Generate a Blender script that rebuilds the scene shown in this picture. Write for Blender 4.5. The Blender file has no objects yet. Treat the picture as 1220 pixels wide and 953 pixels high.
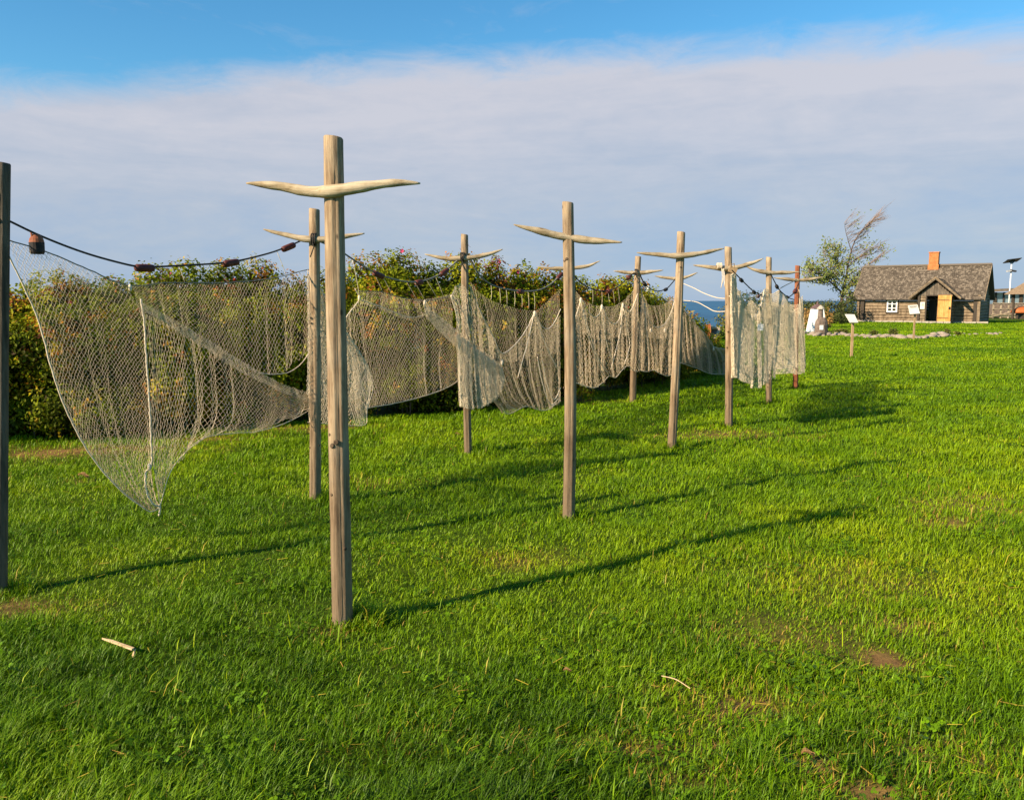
import bpy, math, random
import numpy as np
from mathutils import Vector, Matrix

random.seed(7)
rng = np.random.default_rng(11)
scene = bpy.context.scene
COL = scene.collection
PI = math.pi

# ------------------------------------------------------------------ camera model (used to survey the place from the photograph)
F, CX, CY, EYE = 1000.0, 610.0, 476.5, 1.65
PITCH = math.atan(118.0 / F)
SP, CP = math.sin(PITCH), math.cos(PITCH)


def ray(px, py):
    X = (px - CX) / F
    Z = -(py - CY) / F
    return np.array([X, CP + Z * SP, -SP + Z * CP])


def G(px, py, z=0.0):
    d = ray(px, py)
    return np.array([0, 0, EYE]) + d * ((z - EYE) / d[2])


def at(px, py, Y):
    d = ray(px, py)
    return np.array([0, 0, EYE]) + d * (Y / d[1])


class Plane:
    """vertical plane through two ground points; off > 0 moves a point towards the viewer"""
    def __init__(s, a, b):
        s.a = np.array([a[0], a[1], 0.0])
        d = np.array([b[0] - a[0], b[1] - a[1], 0.0])
        s.d = d / np.linalg.norm(d)
        s.n = np.array([s.d[1], -s.d[0], 0.0])

    def __call__(s, px, py, off=0.0):
        d = ray(px, py)
        c = np.array([0, 0, EYE])
        t = np.dot(s.a + s.n * off - c, s.n) / np.dot(d, s.n)
        return c + t * d


BACK = Plane((-2.91, 4.63), (1.97, 13.57))
FRONT = Plane((2.83, 10.85), (5.32, 15.66))

# ------------------------------------------------------------------ mesh helpers


class MB:
    def __init__(s):
        s.v, s.f, s.n = [], [], 0
        s.big = []          # numpy chunks (verts, quads/tris arrays)

    def add(s, verts, faces):
        o = s.n
        s.v.extend([tuple(map(float, p)) for p in verts])
        s.f.extend([tuple(i + o for i in f) for f in faces])
        s.n += len(verts)

    def box(s, c, size, rot=None):
        hx, hy, hz = size[0] / 2, size[1] / 2, size[2] / 2
        P = [Vector((x, y, z)) for x in (-hx, hx) for y in (-hy, hy) for z in (-hz, hz)]
        if rot is not None:
            P = [rot @ p for p in P]
        P = [p + Vector(c) for p in P]
        s.add(P, [(0, 1, 3, 2), (4, 6, 7, 5), (0, 4, 5, 1), (2, 3, 7, 6), (0, 2, 6, 4), (1, 5, 7, 3)])

    def tube(s, pts, r, sides=6, cap=True):
        pts = [np.array(p, float) for p in pts]
        n = len(pts)
        rr = r if hasattr(r, '__len__') else [r] * n
        V = []
        ref = None
        for i in range(n):
            t = pts[min(i + 1, n - 1)] - pts[max(i - 1, 0)]
            t = t / (np.linalg.norm(t) + 1e-12)
            if ref is None:
                ref = np.array([0, 0, 1.0]) if abs(t[2]) < .9 else np.array([1.0, 0, 0])
            u = np.cross(t, ref)
            u /= np.linalg.norm(u) + 1e-12
            w = np.cross(u, t)
            ref = w
            for k in range(sides):
                a = 2 * PI * k / sides
                V.append(pts[i] + rr[i] * (math.cos(a) * u + math.sin(a) * w))
        Fc = []
        for i in range(n - 1):
            for k in range(sides):
                k2 = (k + 1) % sides
                Fc.append((i * sides + k, i * sides + k2, (i + 1) * sides + k2, (i + 1) * sides + k))
        if cap:
            Fc.append(tuple(range(sides))[::-1])
            Fc.append(tuple((n - 1) * sides + k for k in range(sides)))
        s.add(V, Fc)

    def lathe(s, c, prof, sides=16, axis=(0, 0, 1)):
        ax = Vector(axis).normalized()
        q = Vector((0, 0, 1)).rotation_difference(ax)
        V = []
        for (r, z) in prof:
            for k in range(sides):
                a = 2 * PI * k / sides
                V.append(Vector(c) + q @ Vector((r * math.cos(a), r * math.sin(a), z)))
        Fc = []
        for i in range(len(prof) - 1):
            for k in range(sides):
                k2 = (k + 1) % sides
                Fc.append((i * sides + k, i * sides + k2, (i + 1) * sides + k2, (i + 1) * sides + k))
        Fc.append(tuple(range(sides))[::-1])
        Fc.append(tuple((len(prof) - 1) * sides + k for k in range(sides)))
        s.add(V, Fc)

    def prism(s, poly, vec):
        """extrude a planar polygon (3-D points) along vec"""
        n = len(poly)
        A = [np.array(p, float) for p in poly]
        B = [p + np.array(vec, float) for p in A]
        s.add(A + B, [tuple(range(n))[::-1], tuple(range(n, 2 * n))] +
              [(i, (i + 1) % n, n + (i + 1) % n, n + i) for i in range(n)])

    def build(s, name, mat, parent=None, smooth=False, local=False):
        V = np.array(s.v, float)
        if parent is not None and not local:
            V = V - np.array(parent.location)
        me = bpy.data.meshes.new(name)
        me.from_pydata(V.tolist(), [], s.f)
        if smooth:
            me.polygons.foreach_set('use_smooth', [True] * len(me.polygons))
        me.materials.append(mat)
        return link(name, me, parent)


def link(name, me, parent=None):
    o = bpy.data.objects.new(name, me)
    COL.objects.link(o)
    if parent is not None:
        o.parent = parent
    return o


def np_mesh(name, V, faces, mat, parent=None, smooth=False, tint=None, k=None):
    """V (n,3); faces: (m,3) or (m,4) index array or list of such arrays"""
    if parent is not None:
        V = V - np.array(parent.location)
    if not isinstance(faces, list):
        faces = [faces]
    me = bpy.data.meshes.new(name)
    me.vertices.add(len(V))
    me.vertices.foreach_set('co', np.ascontiguousarray(V, np.float32).ravel())
    loops = np.concatenate([f.ravel() for f in faces]).astype(np.int32)
    tot = np.concatenate([np.full(len(f), f.shape[1], np.int32) for f in faces])
    start = np.concatenate([[0], np.cumsum(tot)[:-1]]).astype(np.int32)
    me.loops.add(len(loops))
    me.loops.foreach_set('vertex_index', loops)
    me.polygons.add(len(tot))
    me.polygons.foreach_set('loop_start', start)
    me.polygons.foreach_set('loop_total', tot)
    if smooth:
        me.polygons.foreach_set('use_smooth', np.ones(len(tot), bool))
    me.update(calc_edges=True)
    if tint is not None:
        a = me.attributes.new('tint', 'FLOAT', 'POINT')
        a.data.foreach_set('value', np.ascontiguousarray(tint, np.float32))
    me.materials.append(mat)
    return link(name, me, parent)


def tag(o, label=None, cat=None, group=None, kind=None):
    if label:
        o['label'] = label
    if cat:
        o['category'] = cat
    if group:
        o['group'] = group
    if kind:
        o['kind'] = kind
    return o


def empty(name, loc, label=None, cat=None, group=None, rz=0.0):
    o = bpy.data.objects.new(name, None)
    COL.objects.link(o)
    o.location = [float(c) for c in loc]
    o.rotation_euler = (0, 0, rz)
    return tag(o, label, cat, group)


def cat_rom(P, n):
    """resample a polyline (m,k) to n points with a smooth curve, by chord length"""
    P = np.array(P, float)
    m = len(P)
    if m == 2:
        t = np.linspace(0, 1, n)[:, None]
        return P[0] * (1 - t) + P[1] * t
    d = np.linalg.norm(np.diff(P, axis=0), axis=1)
    s = np.concatenate([[0], np.cumsum(d)])
    s = s / s[-1]
    # finite-difference tangents
    T = np.zeros_like(P)
    T[1:-1] = (P[2:] - P[:-2]) / (s[2:] - s[:-2])[:, None]
    T[0] = (P[1] - P[0]) / (s[1] - s[0])
    T[-1] = (P[-1] - P[-2]) / (s[-1] - s[-2])
    q = np.linspace(0, 1, n)
    i = np.clip(np.searchsorted(s, q, side='right') - 1, 0, m - 2)
    h = (s[i + 1] - s[i])[:, None]
    x = ((q - s[i]) / (s[i + 1] - s[i]))[:, None]
    h00 = 2 * x**3 - 3 * x**2 + 1
    h10 = x**3 - 2 * x**2 + x
    h01 = -2 * x**3 + 3 * x**2
    h11 = x**3 - x**2
    return h00 * P[i] + h10 * h * T[i] + h01 * P[i + 1] + h11 * h * T[i + 1]


def vnoise(x, y, seed=0):
    """smooth 2-D value noise in 0..1"""
    x = np.asarray(x, float)
    y = np.asarray(y, float)
    xi = np.floor(x).astype(np.int64)
    yi = np.floor(y).astype(np.int64)
    fx = x - xi
    fy = y - yi
    fx = fx * fx * (3 - 2 * fx)
    fy = fy * fy * (3 - 2 * fy)

    def h(a, b):
        n = (a * 374761393 + b * 668265263 + seed * 1442695041) & 0xffffffff
        n = ((n ^ (n >> 13)) * 1274126177) & 0xffffffff
        return ((n ^ (n >> 16)) & 0xffff) / 65535.0
    return (h(xi, yi) * (1 - fx) + h(xi + 1, yi) * fx) * (1 - fy) + (h(xi, yi + 1) * (1 - fx) + h(xi + 1, yi + 1) * fx) * fy


# ------------------------------------------------------------------ materials


def new_mat(name):
    m = bpy.data.materials.new(name)
    m.use_nodes = True
    nt = m.node_tree
    b = nt.nodes['Principled BSDF']
    return m, nt, b


def N(nt, typ, **kw):
    n = nt.nodes.new(typ)
    for k, v in kw.items():
        setattr(n, k, v)
    return n


def ramp(nt, fac, stops, interp='LINEAR'):
    r = N(nt, 'ShaderNodeValToRGB')
    r.color_ramp.interpolation = interp
    el = r.color_ramp.elements
    while len(el) < len(stops):
        el.new(0.5)
    for e, (p, c) in zip(el, stops):
        e.position = p
        e.color = (c[0], c[1], c[2], 1)
    nt.links.new(fac, r.inputs['Fac'])
    return r.outputs['Color']


def noise(nt, scale, detail=4, rough=.6, coord='Object', stretch=(1, 1, 1), dist=0.0):
    tc = N(nt, 'ShaderNodeTexCoord')
    mp = N(nt, 'ShaderNodeMapping')
    mp.inputs['Scale'].default_value = stretch
    nt.links.new(tc.outputs[coord], mp.inputs['Vector'])
    n = N(nt, 'ShaderNodeTexNoise')
    n.inputs['Scale'].default_value = scale
    n.inputs['Detail'].default_value = detail
    n.inputs['Roughness'].default_value = rough
    n.inputs['Distortion'].default_value = dist
    nt.links.new(mp.outputs['Vector'], n.inputs['Vector'])
    return n.outputs['Fac'], mp.outputs['Vector']


def bump(nt, b, h, strength=.4, dist=.01):
    bp = N(nt, 'ShaderNodeBump')
    bp.inputs['Strength'].default_value = strength
    bp.inputs['Distance'].default_value = dist
    nt.links.new(h, bp.inputs['Height'])
    nt.links.new(bp.outputs['Normal'], b.inputs['Normal'])


def mat_simple(name, c1, c2, scale=20, stretch=(1, 1, 1), rough=.8, bmp=.3, bd=.004, lo=.35, hi=.65, coord='Object', K=.72):
    c1, c2 = [tuple(K * v for v in c) for c in (c1, c2)]
    m, nt, b = new_mat(name)
    f, _ = noise(nt, scale, 5, .65, coord, stretch)
    nt.links.new(ramp(nt, f, [(lo, c1), (hi, c2)]), b.inputs['Base Color'])
    b.inputs['Roughness'].default_value = rough
    b.inputs['Specular IOR Level'].default_value = .25
    if bmp:
        bump(nt, b, f, bmp, bd)
    return m


def mat_wood(name, dark, mid, light, stretch=(1, 1, .06), scale=60, knots=True, K=.76, weather=False):
    dark, mid, light = [tuple(K * v for v in c) for c in (dark, mid, light)]
    m, nt, b = new_mat(name)
    oi = N(nt, 'ShaderNodeObjectInfo')
    f, vec = noise(nt, scale, 6, .7, 'Object', stretch, .4)
    f2, _ = noise(nt, 5, 4, .6, 'Object', (1, 1, .5))
    mx = N(nt, 'ShaderNodeMix', data_type='FLOAT')
    mx.inputs[0].default_value = .45
    nt.links.new(f, mx.inputs[2])
    nt.links.new(f2, mx.inputs[3])
    col = ramp(nt, mx.outputs[0], [(.38, dark), (.48, mid), (.58, light)])
    # every pole weathers a little differently
    hs = N(nt, 'ShaderNodeHueSaturation')
    mr = N(nt, 'ShaderNodeMapRange')
    mr.inputs['To Min'].default_value = .85
    mr.inputs['To Max'].default_value = 1.12
    nt.links.new(oi.outputs['Random'], mr.inputs['Value'])
    nt.links.new(mr.outputs['Result'], hs.inputs['Value'])
    nt.links.new(col, hs.inputs['Color'])
    col = hs.outputs['Color']
    if knots:
        tc = N(nt, 'ShaderNodeTexCoord')
        mp = N(nt, 'ShaderNodeMapping')
        mp.inputs['Scale'].default_value = (9, 9, 5)
        nt.links.new(tc.outputs['Object'], mp.inputs['Vector'])
        vo = N(nt, 'ShaderNodeTexVoronoi')
        vo.inputs['Scale'].default_value = 1.0
        nt.links.new(mp.outputs['Vector'], vo.inputs['Vector'])
        k = ramp(nt, vo.outputs['Distance'], [(.05, (.8, .8, .8)), (.10, (0, 0, 0))])
        mc = N(nt, 'ShaderNodeMix', data_type='RGBA')
        nt.links.new(k, mc.inputs[0])
        nt.links.new(col, mc.inputs[6])
        mc.inputs[7].default_value = (dark[0] * .35, dark[1] * .3, dark[2] * .3, 1)
        col = mc.outputs[2]
    if weather:
        # drying cracks along the grain, grey stains, damp and algae near the ground
        fc, _ = noise(nt, 38, 3, .5, 'Object', (1, 1, .022), 1.2)
        ck = ramp(nt, fc, [(.30, (1, 1, 1)), (.345, (0, 0, 0))])
        fs, _ = noise(nt, 3.2, 5, .65, 'Object', (1, 1, .8))
        tcz = N(nt, 'ShaderNodeTexCoord')
        sz_ = N(nt, 'ShaderNodeSeparateXYZ')
        nt.links.new(tcz.outputs['Object'], sz_.inputs[0])
        wet = N(nt, 'ShaderNodeMath', operation='MULTIPLY_ADD')
        nt.links.new(fs, wet.inputs[0])
        wet.inputs[1].default_value = .9
        wz = N(nt, 'ShaderNodeMath', operation='MULTIPLY')
        nt.links.new(sz_.outputs[2], wz.inputs[0])
        wz.inputs[1].default_value = -.42
        nt.links.new(wz.outputs[0], wet.inputs[2])
        wm = ramp(nt, wet.outputs[0], [(.0, (0, 0, 0)), (.42, (.8, .8, .8))])
        for fac, cc in ((wm, (.14, .10, .06, 1)), (ramp(nt, fs, [(.52, (0, 0, 0)), (.70, (.55, .55, .55))]), (.20, .185, .155, 1)), (ck, (.035, .026, .018, 1))):
            mc2 = N(nt, 'ShaderNodeMix', data_type='RGBA')
            nt.links.new(fac, mc2.inputs[0])
            nt.links.new(col, mc2.inputs[6])
            mc2.inputs[7].default_value = cc
            col = mc2.outputs[2]
    nt.links.new(col, b.inputs['Base Color'])
    b.inputs['Roughness'].default_value = .85
    b.inputs['Specular IOR Level'].default_value = .2
    bump(nt, b, f, .9, .006)
    return m


def mat_leaf(name, stops, transl=.35, rough=.45, spec=.35, coordnoise=None):
    """leaf colour by the 'tint' of each leaf, a little variation per leaf"""
    m, nt, b = new_mat(name)
    at_ = N(nt, 'ShaderNodeAttribute')
    at_.attribute_name = 'tint'
    ge = N(nt, 'ShaderNodeNewGeometry')
    col = ramp(nt, at_.outputs['Fac'], stops)
    hs = N(nt, 'ShaderNodeHueSaturation')
    mr = N(nt, 'ShaderNodeMapRange')
    mr.inputs['To Min'].default_value = .65
    mr.inputs['To Max'].default_value = 1.35
    nt.links.new(ge.outputs['Random Per Island'], mr.inputs['Value'])
    nt.links.new(mr.outputs['Result'], hs.inputs['Value'])
    nt.links.new(col, hs.inputs['Color'])
    nt.links.new(hs.outputs['Color'], b.inputs['Base Color'])
    b.inputs['Roughness'].default_value = rough
    b.inputs['Specular IOR Level'].default_value = spec
    tr = N(nt, 'ShaderNodeBsdfTranslucent')
    nt.links.new(hs.outputs['Color'], tr.inputs['Color'])
    ms = N(nt, 'ShaderNodeMixShader')
    ms.inputs[0].default_value = transl
    nt.links.new(b.outputs[0], ms.inputs[1])
    nt.links.new(tr.outputs[0], ms.inputs[2])
    nt.links.new(ms.outputs[0], nt.nodes['Material Output'].inputs['Surface'])
    return m


M = {}
M['post'] = mat_wood('weathered_post_wood', (.14, .088, .05), (.32, .22, .13), (.52, .385, .24), weather=True)
M['knot'] = mat_simple('dark_knot', (.05, .032, .018), (.16, .11, .065), 90, bmp=0)
M['arm'] = mat_wood('pale_stripped_wood', (.17, .115, .06), (.42, .32, .19), (.60, .49, .33), (.10, 1, 1), 55, False)
M['shaded_post'] = mat_wood('shaded_post_wood', (.05, .04, .03), (.11, .088, .062), (.17, .135, .10))  # post wood darkened: the left pole's shaded side is put into its colour
M['red_post'] = mat_wood('red_brown_post_wood', (.14, .045, .02), (.27, .085, .035), (.36, .14, .07))
M['twine'] = mat_simple('net_twine', (.54, .43, .28), (.82, .68, .47), 60, rough=.9, bmp=0, K=1)
M['twine_pale'] = mat_simple('pale_net_twine', (.70, .58, .40), (.94, .80, .58), 60, rough=.9, bmp=0, K=1)
M['twine_grey'] = mat_simple('grey_net_twine', (.50, .40, .26), (.78, .64, .44), 60, rough=.9, bmp=0, K=1)
M['cord'] = mat_simple('white_cord', (.60, .48, .32), (.82, .70, .52), 60, rough=.85, bmp=0, K=.95)
M['rope_dark'] = mat_simple('dark_rope', (.025, .022, .02), (.07, .06, .05), 80, rough=.8, bmp=0)
M['rope_grey'] = mat_simple('grey_rope', (.22, .20, .17), (.40, .37, .31), 80, rough=.8, bmp=0)
M['float_red'] = mat_simple('dull_red_float', (.10, .025, .02), (.17, .05, .035), 30, rough=.6, bmp=.1)
M['float_dark'] = mat_simple('tarred_cork', (.02, .018, .018), (.05, .04, .04), 30, rough=.7, bmp=.2)
M['float_orange'] = mat_simple('orange_cork', (.28, .08, .035), (.42, .15, .07), 30, rough=.7, bmp=.2)
M['log'] = mat_wood('weathered_log', (.10, .072, .045), (.24, .175, .11), (.37, .275, .175), (.05, 1, 1), 14, False)
M['log_dark'] = mat_simple('dark_timber', (.045, .034, .026), (.10, .078, .055), 20, (1, 1, .1), bmp=.3)
M['gable'] = mat_wood('gable_boards', (.06, .047, .036), (.13, .105, .08), (.21, .17, .125), (1, 1, .05), 18, False)
M['door'] = mat_wood('new_door_wood', (.50, .22, .06), (.74, .37, .11), (.86, .49, .17), (1, 1, .06), 25, False)
M['iron'] = mat_simple('dark_iron', (.03, .025, .02), (.06, .05, .04), 30)
M['brick'] = mat_simple('orange_brick', (.50, .17, .055), (.68, .28, .10), 6, rough=.9)
M['white'] = mat_simple('white_paint', (.70, .68, .64), (.80, .79, .76), 5, rough=.6, bmp=.1, K=1)
M['paper'] = mat_simple('pale_board', (.62, .57, .48), (.72, .68, .60), 3, rough=.6, bmp=0, K=.9)
M['ink'] = mat_simple('faded_ink', (.10, .09, .085), (.18, .16, .15), 40, bmp=0)
M['signpost'] = mat_wood('signpost_wood', (.28, .17, .08), (.44, .29, .15), (.55, .39, .22), knots=False)
M['stone'] = mat_simple('field_stone', (.26, .20, .145), (.50, .42, .33), 6, rough=.9, bmp=.5, bd=.02)
M['plinth'] = mat_simple('pale_plinth_stone', (.38, .33, .26), (.58, .52, .42), 4, rough=.9)
M['greystone'] = mat_simple('grey_weathered_stone', (.12, .09, .07), (.28, .21, .165), 6, rough=.9, bmp=.4, bd=.02)
M['mauve'] = mat_simple('brown_cap', (.14, .085, .085), (.22, .14, .13), 8)
M['bark'] = mat_simple('grey_bark', (.09, .065, .045), (.22, .16, .12), 14, (1, 1, .3), bmp=.6)
M['twig'] = mat_simple('reddish_twig', (.26, .17, .12), (.44, .31, .23), 10, bmp=0)
M['twig_brown'] = mat_simple('brown_twig', (.06, .04, .026), (.14, .095, .06), 12, bmp=0)
M['steel'] = mat_simple('grey_steel', (.45, .46, .47), (.6, .6, .6), 6, rough=.45, bmp=0)
M['panel'] = mat_simple('dark_panel', (.03, .03, .035), (.07, .065, .06), 6, rough=.35, bmp=0)
M['rail'] = mat_wood('greyed_rail', (.26, .20, .13), (.40, .32, .22), (.52, .43, .31), (.1, .1, 1), 20, False)
M['roofing'] = mat_simple('brown_flat_roof', (.15, .12, .09), (.24, .19, .14), 3)
M['thatch'] = mat_simple('reed_thatch', (.22, .15, .09), (.40, .29, .18), 10, (1, 1, .3), bmp=.6, bd=.03)
M['boat_orange'] = mat_simple('orange_hull', (.46, .12, .035), (.58, .19, .06), 4, rough=.6)
M['boat_dark'] = mat_simple('tarred_hull', (.06, .045, .038), (.13, .10, .085), 6)
M['hip'] = mat_simple('rose_hip_red', (.45, .03, .015), (.62, .07, .02), 30, rough=.35, bmp=0)
M['bloom'] = mat_simple('pink_rose_petal', (.60, .03, .12), (.72, .08, .20), 30, rough=.6, bmp=0)
M['leaf_brown'] = mat_simple('dead_leaf', (.30, .15, .05), (.46, .27, .10), 60, rough=.8)
M['splinter'] = mat_simple('fresh_wood_splinter', (.62, .42, .20), (.80, .60, .34), 60, (.2, 1, 1), rough=.7)

# nylon twine lets part of the light through
for k_ in ('twine', 'twine_pale', 'twine_grey'):
    nt_ = M[k_].node_tree
    pb = nt_.nodes['Principled BSDF']
    tr_ = N(nt_, 'ShaderNodeBsdfTranslucent')
    nt_.links.new(pb.inputs['Base Color'].links[0].from_socket, tr_.inputs['Color'])
    ms_ = N(nt_, 'ShaderNodeMixShader')
    ms_.inputs[0].default_value = .10
    nt_.links.new(pb.outputs[0], ms_.inputs[1])
    nt_.links.new(tr_.outputs[0], ms_.inputs[2])
    nt_.links.new(ms_.outputs[0], nt_.nodes['Material Output'].inputs['Surface'])

# glass of the pavilion
m, nt, b = new_mat('pavilion_glass')
b.inputs['Base Color'].default_value = (.16, .22, .26, 1)
b.inputs['Roughness'].default_value = .12
b.inputs['Specular IOR Level'].default_value = .9
M['glass'] = m
m, nt, b = new_mat('window_pane')
b.inputs['Base Color'].default_value = (.012, .014, .018, 1)
b.inputs['Roughness'].default_value = .15
M['pane'] = m

# roof shingles
m, nt, b = new_mat('weathered_shingle')
ge = N(nt, 'ShaderNodeNewGeometry')
f, _ = noise(nt, 7, 6, .7)
mx = N(nt, 'ShaderNodeMix', data_type='FLOAT')
mx.inputs[0].default_value = .72
nt.links.new(f, mx.inputs[2])
nt.links.new(ge.outputs['Random Per Island'], mx.inputs[3])
nt.links.new(ramp(nt, mx.outputs[0], [(.1, (.068, .055, .042)), (.5, (.122, .099, .074)), (.9, (.225, .185, .14))]), b.inputs['Base Color'])
b.inputs['Roughness'].default_value = .9
b.inputs['Specular IOR Level'].default_value = .15
M['shingle'] = m

# grass blades and leaves
M['grass'] = mat_leaf('grass_blade', [(0, (.042, .098, .0005)), (.3, (.108, .212, .0008)), (.55, (.190, .300, .001)), (.74, (.29, .36, .003)),
                                      (.87, (.34, .26, .03)), (1, (.34, .19, .05))], .22, .5, .2)
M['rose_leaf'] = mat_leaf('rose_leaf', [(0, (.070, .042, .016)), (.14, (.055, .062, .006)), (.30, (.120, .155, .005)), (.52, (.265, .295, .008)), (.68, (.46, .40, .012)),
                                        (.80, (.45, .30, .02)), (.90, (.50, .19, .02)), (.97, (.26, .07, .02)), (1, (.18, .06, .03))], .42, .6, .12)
M['shrub_leaf'] = mat_leaf('shrub_leaf', [(0, (.035, .05, .010)), (.4, (.10, .11, .02)), (.7, (.22, .19, .04)), (1, (.42, .24, .07))], .25, .6, .2)
M['tree_leaf'] = mat_leaf('tree_leaf', [(0, (.05, .08, .012)), (.5, (.14, .19, .025)), (.8, (.26, .27, .06)), (1, (.40, .24, .12))], .3, .5, .3)
M['reed'] = mat_leaf('dry_reed', [(0, (.16, .11, .03)), (.5, (.40, .22, .06)), (1, (.52, .30, .10))], .25, .7, .2)

# lawn soil
m, nt, b = new_mat('lawn_turf')
at_ = N(nt, 'ShaderNodeAttribute')
at_.attribute_name = 'tint'
f, _ = noise(nt, 9, 8, .7)
f2, _ = noise(nt, .35, 4, .6)
g1 = ramp(nt, f, [(.3, (.022, .040, .002)), (.55, (.050, .085, .003)), (.75, (.085, .12, .006))])
s1 = ramp(nt, f, [(.3, (.10, .055, .02)), (.7, (.30, .165, .06))])
mc = N(nt, 'ShaderNodeMix', data_type='RGBA')
nt.links.new(at_.outputs['Fac'], mc.inputs[0])
nt.links.new(g1, mc.inputs[6])
nt.links.new(s1, mc.inputs[7])
nt.links.new(mc.outputs[2], b.inputs['Base Color'])
b.inputs['Roughness'].default_value = .95
b.inputs['Specular IOR Level'].default_value = .1
bump(nt, b, f, .7, .03)
M['turf'] = m

# sea
m, nt, b = new_mat('sea_water')
f, _ = noise(nt, .55, 6, .65, 'Object', (1, .35, 1))
f2, _ = noise(nt, .05, 3, .5, 'Object', (1, .25, 1))
nt.links.new(ramp(nt, f2, [(.35, (.012, .075, .15)), (.65, (.02, .11, .20))]), b.inputs['Base Color'])
b.inputs['Roughness'].default_value = .45
b.inputs['Specular IOR Level'].default_value = .25
bump(nt, b, f, .8, .4)
M['sea'] = m

# ------------------------------------------------------------------ sun, sky
SUN = np.array([-3.37, -2.18, 2.19])
SUN = SUN / np.linalg.norm(SUN)
sun_el = math.asin(SUN[2])
sun_az = math.atan2(SUN[0], SUN[1])
EXPO = 1.0

world = bpy.data.worlds.new('World')
scene.world = world
world.use_nodes = True
nt = world.node_tree
for n in list(nt.nodes):
    nt.nodes.remove(n)
out = N(nt, 'ShaderNodeOutputWorld')
sky = N(nt, 'ShaderNodeTexSky')
sky.sky_type = 'NISHITA'
sky.sun_disc = False
sky.sun_elevation = sun_el
sky.sun_rotation = sun_az
sky.air_density = 1.0
sky.dust_density = 0.25
sky.ozone_density = 3.5
bg = N(nt, 'ShaderNodeBackground')
bg.inputs['Strength'].default_value = .092
hs = N(nt, 'ShaderNodeHueSaturation')
hs.inputs['Saturation'].default_value = 1.22
nt.links.new(sky.outputs['Color'], hs.inputs['Color'])
gm = N(nt, 'ShaderNodeMix', data_type='RGBA', blend_type='MULTIPLY')
gm.inputs[0].default_value = 1.0
gm.inputs[7].default_value = (.80, 1.03, .95, 1)
nt.links.new(hs.outputs['Color'], gm.inputs[6])
nt.links.new(gm.outputs[2], bg.inputs['Color'])
tc = N(nt, 'ShaderNodeTexCoord')
nz = N(nt, 'ShaderNodeVectorMath', operation='NORMALIZE')
nt.links.new(tc.outputs['Generated'], nz.inputs[0])
DIR = nz.outputs['Vector']


def wnoise(scale, detail, rough, stretch, dist=0.0, loc=(0, 0, 0)):
    mp = N(nt, 'ShaderNodeMapping')
    mp.inputs['Scale'].default_value = stretch
    mp.inputs['Location'].default_value = loc
    nt.links.new(DIR, mp.inputs['Vector'])
    n = N(nt, 'ShaderNodeTexNoise')
    n.inputs['Scale'].default_value = scale
    n.inputs['Detail'].default_value = detail
    n.inputs['Roughness'].default_value = rough
    n.inputs['Distortion'].default_value = dist
    nt.links.new(mp.outputs['Vector'], n.inputs['Vector'])
    return n.outputs['Fac']


def mth(op, a, b_=None):
    n = N(nt, 'ShaderNodeMath', operation=op)
    for i, v in enumerate((a, b_)):
        if v is None:
            continue
        if isinstance(v, (int, float)):
            n.inputs[i].default_value = v
        else:
            nt.links.new(v, n.inputs[i])
    return n.outputs[0]


sx = N(nt, 'ShaderNodeSeparateXYZ')
nt.links.new(DIR, sx.inputs[0])
dx, dy, dz = sx.outputs
# far edge of the cloud bank: a plane through the eye, broken up by noise
edge = mth('SUBTRACT', mth('ADD', mth('MULTIPLY', dy, .276), mth('MULTIPLY', dx, .050)), dz)
n1 = wnoise(2.2, 4, .55, (1, 1, 3.5), .3)
n2 = wnoise(11, 9, .68, (1, 1, 3), .5)
edge = mth('ADD', edge, mth('MULTIPLY', mth('SUBTRACT', n1, .5), .05))
edge = mth('ADD', edge, mth('MULTIPLY', mth('SUBTRACT', n2, .5), .055))
mr = N(nt, 'ShaderNodeMapRange', interpolation_type='SMOOTHSTEP')
mr.inputs['From Min'].default_value = -.022
mr.inputs['From Max'].default_value = .030
nt.links.new(edge, mr.inputs['Value'])
cover = mth('MULTIPLY', mr.outputs['Result'], .93)
# thin veils above the edge
veil = mth('MULTIPLY', mth('SUBTRACT', wnoise(3.5, 6, .65, (1, 1, 5), .6, (3, 1, 2)), .56), 1.2)
veil = mth('MAXIMUM', mth('MINIMUM', veil, .25), 0)
cover = mth('MAXIMUM', cover, veil)
# cloud: pale high up, bluer towards the horizon, streaked
cl = N(nt, 'ShaderNodeValToRGB')
el = cl.color_ramp.elements
el[0].position = 0.0
el[0].color = (.30, .385, .545, 1)
el[1].position = 1.0
el[1].color = (.53, .525, .58, 1)
e = el.new(.45)
e.color = (.40, .44, .535, 1)
st = wnoise(3.0, 8, .62, (1, 1, 6), .5, (0, 5, 0))
hgt = mth('ADD', mth('MULTIPLY', dz, 4.0), mth('MULTIPLY', mth('SUBTRACT', st, .5), 1.35))
mott = wnoise(22, 6, .6, (1, 1, 2.6), .3, (2, 7, 1))
hgt = mth('ADD', hgt, mth('MULTIPLY', mth('SUBTRACT', mott, .5), .5))
nt.links.new(hgt, cl.inputs['Fac'])
bgc = N(nt, 'ShaderNodeBackground')
bgc.inputs['Strength'].default_value = .60
nt.links.new(cl.outputs['Color'], bgc.inputs['Color'])
mixs = N(nt, 'ShaderNodeMixShader')
nt.links.new(cover, mixs.inputs[0])
nt.links.new(bg.outputs[0], mixs.inputs[1])
nt.links.new(bgc.outputs[0], mixs.inputs[2])
nt.links.new(mixs.outputs[0], out.inputs['Surface'])

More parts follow.
